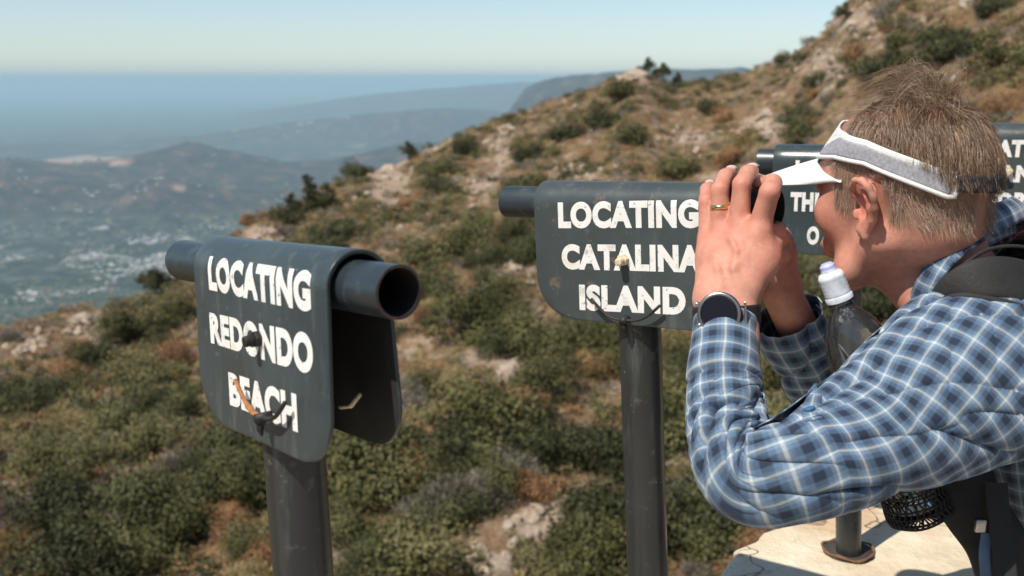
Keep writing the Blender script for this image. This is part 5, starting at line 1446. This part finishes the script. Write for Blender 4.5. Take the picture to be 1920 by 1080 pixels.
# --- ring, wristwatch
gold = simple('gold', (.75, .55, .28), .22, 1.0, .1, bmp=0)
q = MB(); c_ = fing['r'][0][0] * .42 + fing['r'][0][1] * .58; ax = fing['r'][0][1] - fing['r'][0][0]; ax /= np.linalg.norm(ax)
u_ = np.cross(ax, [1, 0, 0]); u_ /= np.linalg.norm(u_); v_ = np.cross(ax, u_); prof = [(-.0026, 0), (-.0026, .0009), (-.0013, .0014), (0, .0016), (.0013, .0014), (.0026, .0009), (.0026, 0)]
RR_ = .0120; V = []; Fc = []
for k in range(40):
    a = 2 * math.pi * k / 40
    for (h_, r_i) in prof: V.append(ax * h_ + (u_ * math.cos(a) + v_ * math.sin(a)) * (RR_ + r_i - .0006))
n7 = len(prof); Fc = [(k * n7 + j, k * n7 + j + 1, ((k + 1) % 40) * n7 + j + 1, ((k + 1) % 40) * n7 + j) for k in range(40) for j in range(n7 - 1)]
rg = mesh('wedding_ring', V, Fc, gold); rg.location = c_; tag(rg, 'plain gold ring on the ring finger of the hand over the tube', 'ring')
WC = at(1349, 588, 1.118); wn = np.array([-.30, -.93, .16]); wn /= np.linalg.norm(wn); wax = (at(1360, 700, 1.11) - at(1360, 560, 1.15)); wax /= np.linalg.norm(wax)
wx = np.cross(wn, wax); wx /= np.linalg.norm(wx); wy = np.cross(wx, wn)
wt = empty('wristwatch', WC); tag(wt, 'black round smartwatch with a steel rim on the left wrist', 'watch')
steel = simple('steel', (.45, .44, .43), .28, 1.0, .15, bmp=0); wblk = simple('watch_black', (.015, .015, .016), .45, bmp=0)
glm, nt, b = newmat('watch_glass'); b.inputs['Base Color'].default_value = (.008, .011, .02, 1); b.inputs['Roughness'].default_value = .08
def lathe(prof, c_, ax_, name, mat, parent, n=48):
    ax_ = np.array(ax_); u_ = np.cross(ax_, [0, 0, 1.]); u_ /= np.linalg.norm(u_); v_ = np.cross(ax_, u_); V = []
    for (r, h_) in prof:
        for k in range(n): a = 2 * math.pi * k / n; V.append(c_ + ax_ * h_ + (u_ * math.cos(a) + v_ * math.sin(a)) * r)
    Fc = [(i * n + k, i * n + (k + 1) % n, (i + 1) * n + (k + 1) % n, (i + 1) * n + k) for i in range(len(prof) - 1) for k in range(n)]
    o = mesh(name, V, Fc, mat, parent); e = o.modifiers.new('es', 'EDGE_SPLIT'); e.split_angle = math.radians(40); return o
Z0 = np.zeros(3)
lathe([(0, -.006), (.0225, -.006), (.0245, -.002), (.0245, .003), (.0235, .0042)], Z0, wn, 'case', wblk, wt)
lathe([(.0238, .0034), (.0238, .0052), (.0225, .0060), (.0208, .0058), (.0206, .0045)], Z0, wn, 'bezel', steel, wt)
lathe([(.0208, .0052), (.0185, .0047), (.0183, .0049), (0, .0050)], Z0, wn, 'dial', glm, wt)
for a in (.5, -.45):
    q = MB(); q.tube([-wx * .0235 * math.cos(a) + wy * .0235 * math.sin(a), -wx * .0285 * math.cos(a) + wy * .0285 * math.sin(a)], .0032, 12); q.build('pusher', steel, wt, bevel=.0006)
# strap round the wrist
wc = at(1362, 590, 1.152); V = []; n_ = 64
for k in range(n_ + 1):
    a = 2 * math.pi * k / n_; rx, ry = .0375, .0285; s_ = wx * math.cos(a) * rx + wn * math.sin(a) * ry
    for h_ in (-.0108, -.008, 0, .008, .0108): V.append(wc + s_ + wy * h_ - WC)
a = np.array([i * 5 + j for i in range(n_) for j in range(4)]); o = mesh('strap', V, np.stack([a, a + 1, a + 6, a + 5], 1), wblk, wt); sm = o.modifiers.new('t', 'SOLIDIFY'); sm.thickness = .0026; sm.offset = 0
q = MB(); q.box(wx * .0285 + wn * -.003, (.0014, .012, .002), np.stack([wx, wy, wn], 1)); q.build('lug', steel, wt, smooth=False, bevel=.0005)

# --- harness: padded strap, pack, mesh pocket, webbing
TV = TORSO[0].reshape(-1, 3)
bp = empty('backpack', at(2120, 620, 1.25)); bpo = np.array(bp.location); tag(bp, 'black hiking pack with a padded shoulder strap and mesh bottle pocket worn by the man', 'backpack')
padm, nt, b = newmat('black_strap_fabric'); c = coord(nt); f = noise(nt, 260, 4, .6, c); g_ = noise(nt, 18, 4, .6, c)
nt.links.new(ramp(nt, g_, [(.3, (.010, .010, .010)), (.7, (.022, .0215, .0205))]), b.inputs['Base Color']); b.inputs['Roughness'].default_value = .75; bump(nt, b, mth(nt, 'ADD', f, g_), .4, .002)
def sweep(pts, ws, nrm, name, mat, parent, base, thick=.012, k=70, edge=.5):
    Cc = catmull([list(p) + [w_] for p, w_ in zip(pts, ws)], k); P = Cc[:, :3]; T = np.gradient(P, axis=0); T /= np.linalg.norm(T, axis=1)[:, None]
    Nn = catmull(nrm, k); Nn -= T * (Nn * T).sum(1)[:, None]; Nn /= np.linalg.norm(Nn, axis=1)[:, None]; S_ = np.cross(T, Nn)
    V = []; m_ = 16
    for i in range(k):
        for j in range(m_):
            a = 2 * math.pi * j / m_; cx = np.sign(math.cos(a)) * abs(math.cos(a)) ** edge; sy_ = np.sign(math.sin(a)) * abs(math.sin(a)) ** .6
            V.append(P[i] + S_[i] * cx * Cc[i, 3] + Nn[i] * sy_ * thick / 2 - base)
    Fc = [(i * m_ + j, i * m_ + (j + 1) % m_, (i + 1) * m_ + (j + 1) % m_, (i + 1) * m_ + j) for i in range(k - 1) for j in range(m_)] + [tuple(range(m_)), tuple(range((k - 1) * m_, k * m_))]
    return mesh(name, V, Fc, mat, parent)
st_pts = [at(1718, 588, 1.110), at(1748, 568, 1.085), at(1795, 535, 1.062), at(1850, 521, 1.052), at(1920, 530, 1.060), at(2010, 570, 1.10), at(2090, 620, 1.15)]
nrmv = [(-.3, -.85, .4), (-.25, -.85, .42), (-.1, -.85, .45), (0, -.85, .45), (.1, -.8, .5), (.3, -.6, .7), (.5, -.4, .7)]
sweep(st_pts, [.002, .008, .017, .023, .026, .030, .031], nrmv, 'shoulder_strap', padm, bp, bpo, .011)
q = MB()
q.tube([p - bpo for p in catmull([at(1712, 592, 1.113), at(1748, 572, 1.080), at(1795, 556, 1.053), at(1850, 561, 1.043), at(1920, 578, 1.045), at(2010, 622, 1.09)], 60)], .0040, 8); q.build('strap_edge', blkm, bp)
q = MB(); q.tube([p - bpo for p in catmull([at(1768, 535, 1.085), at(1810, 494, 1.075), at(1860, 466, 1.085), at(1930, 465, 1.10), at(2010, 500, 1.13)], 40)], .0022, 8, r2=.0014); q.build('webbing', blkm, bp)
q = MB()   # pack bag on his back, outside the frame
q.tube([at(2120, 560, 1.25) - bpo, at(2165, 640, 1.26) - bpo, at(2210, 800, 1.27) - bpo, at(2235, 950, 1.28) - bpo], [.10, .13, .13, .10], 20, r2=[.06, .08, .08, .06], up=(0, 1, 0)); q.build('pack_bag', padm, bp)
# dark front panel hanging under the chest, with webbing
sweep([at(1772, 842, 1.16), at(1795, 900, 1.15), at(1830, 960, 1.145), at(1868, 1020, 1.14), at(1895, 1100, 1.14)], [.045, .040, .036, .034, .034], [(-.2, -.95, .1)] * 5, 'front_panel', padm, bp, bpo, .02)
sweep([at(1868, 905, 1.115), at(1872, 960, 1.110), at(1880, 1020, 1.105), at(1888, 1100, 1.10)], [.012] * 4, [(-.2, -.95, .1)] * 4, 'webbing', blkm, bp, bpo, .004)
sweep([at(1850, 1000, 1.118), at(1846, 1040, 1.114), at(1850, 1100, 1.11)], [.006] * 3, [(-.2, -.95, .1)] * 3, 'webbing', simple('blue_webbing', (.10, .16, .25), .7), bp, bpo, .003)
q = MB(); q.box(at(1838, 985, 1.112) - bpo, (.006, .004, .008)); q.build('buckle', steel, bp, bevel=.002)
# mesh pocket (open net) round the foot of the bottle
BT = at(1556, 512, 1.128); BB = at(1722, 950, 1.165); bax = BB - BT; BL = np.linalg.norm(bax); bax /= BL
u_ = np.cross(bax, [0, 1, 0]); u_ /= np.linalg.norm(u_); v_ = np.cross(bax, u_)
V = []; E_ = []; nA, nH = 34, 13; r0, r1 = .0415, .036
for j in range(nH + 1):
    t = j / nH; hh = BL - .085 + .095 * min(t * 1.25, 1); rr_ = .0375 if t < .8 else .0375 * math.sqrt(max(0, 1 - ((t - .8) / .2) ** 2))
    for i in range(nA):
        a = 2 * math.pi * (i + .5 * (j % 2)) / nA; V.append(BT + bax * hh + (u_ * math.cos(a) + v_ * math.sin(a)) * (rr_ + .001 * math.sin(a * 5 + j)) - bpo)
Fc = [(j * nA + i, j * nA + (i + 1) % nA, (j + 1) * nA + (i + 1) % nA, (j + 1) * nA + i) for j in range(nH) for i in range(nA)]
o = mesh('mesh_pocket', V, Fc, blkm, bp); w_ = o.modifiers.new('w', 'WIREFRAME'); w_.thickness = .0030; w_.use_replace = True; w_.use_even_offset = False
q = MB(); q.tube([BT + bax * (BL - .086) + (u_ * math.cos(a) + v_ * math.sin(a)) * .0385 - bpo for a in np.linspace(0, 2 * math.pi, 40)], .0035, 8, cap=False); q.build('pocket_hem', blkm, bp)
q = MB(); q.tube([at(1722, 966, 1.14) - bpo, at(1730, 975, 1.14) - bpo, at(1731, 985, 1.14) - bpo], [.0035, .002, .001], 6); q.build('cord_end', blkm, bp)
sweep([at(1770, 880, 1.17), at(1790, 925, 1.17), at(1800, 960, 1.17)], [.03, .028, .02], [(-.2, -.95, .1)] * 3, 'pocket_backing', padm, bp, bpo, .03)
# --- water bottle
bt = empty('water_bottle', BB); bo = np.array(bt.location); tag(bt, 'clear plastic bottle with a white cap tucked into the harness under the chin', 'bottle')
plm = bpy.data.materials.new('clear_plastic'); plm.use_nodes = True; nt = plm.node_tree
for n_n in list(nt.nodes): nt.nodes.remove(n_n)
tr = nt.nodes.new('ShaderNodeBsdfTransparent'); tr.inputs[0].default_value = (.965, .975, .975, 1); gl = nt.nodes.new('ShaderNodeBsdfGlossy'); gl.inputs['Roughness'].default_value = .04
lw = nt.nodes.new('ShaderNodeFresnel'); lw.inputs[0].default_value = 1.5; ms = nt.nodes.new('ShaderNodeMixShader'); om = nt.nodes.new('ShaderNodeOutputMaterial')
c = coord(nt); bn = nt.nodes.new('ShaderNodeBump'); bn.inputs['Strength'].default_value = .35; bn.inputs['Distance'].default_value = .005; nt.links.new(noise(nt, 40, 3, .6, c), bn.inputs['Height'])
nt.links.new(bn.outputs[0], gl.inputs['Normal']); pass
df = nt.nodes.new('ShaderNodeBsdfDiffuse'); df.inputs[0].default_value = (.75, .78, .80, 1); m0 = nt.nodes.new('ShaderNodeMixShader'); m0.inputs[0].default_value = .03
nt.links.new(tr.outputs[0], m0.inputs[1]); nt.links.new(df.outputs[0], m0.inputs[2])
nt.links.new(mth(nt, 'MULTIPLY', lw.outputs[0], 1.5, clamp=True), ms.inputs[0]); nt.links.new(m0.outputs[0], ms.inputs[1]); nt.links.new(gl.outputs[0], ms.inputs[2]); nt.links.new(ms.outputs[0], om.inputs[0])
def blathe(prof, name, mat, n=48): return lathe([(r, 0) if False else (r, h_) for r, h_ in prof], BT - bo, bax, name, mat, bt, n)
bpf = [(.0125, .026), (.0125, .034), (.0150, .036), (.0125, .039), (.0135, .045), (.0215, .054), (.0300, .068), (.0350, .086), (.0372, .108), (.0375, .130), (.0355, .150), (.0360, .170), (.0370, .180), (.0340, BL - .02), (.031, BL - .005), (.023, BL), (0, BL - .004)]
o = blathe(bpf, 'body', plm)
capm = simple('white_cap', (.62, .66, .72), .25, scale=80, bmp=0)
q_ = [(.0, -.012), (.006, -.0115), (.0085, -.009), (.009, -.002), (.0130, .0), (.0148, .003)]
for k in range(5): q_ += [(.0152, .006 + k * .0045), (.0145, .008 + k * .0045)]
q_ += [(.0158, .028), (.0156, .033), (.012, .033)]
blathe(q_, 'cap', capm)
blathe([(.0, -.0125), (.0058, -.012), (.0086, -.0092), (.0088, -.006)], 'spout', simple('blue_spout', (.38, .42, .70), .4, bmp=0))
wam, nt, b = newmat('water'); b.inputs['Base Color'].default_value = (.96, .98, 1, 1); b.inputs['Transmission Weight'].default_value = 1; b.inputs['Roughness'].default_value = .0; b.inputs['IOR'].default_value = 1.12
blathe([(0, .150), (.0315, .150), (.0320, .170), (.0328, .182), (.0328, BL - .022), (.029, BL - .008), (0, BL - .007)], 'water', wam)
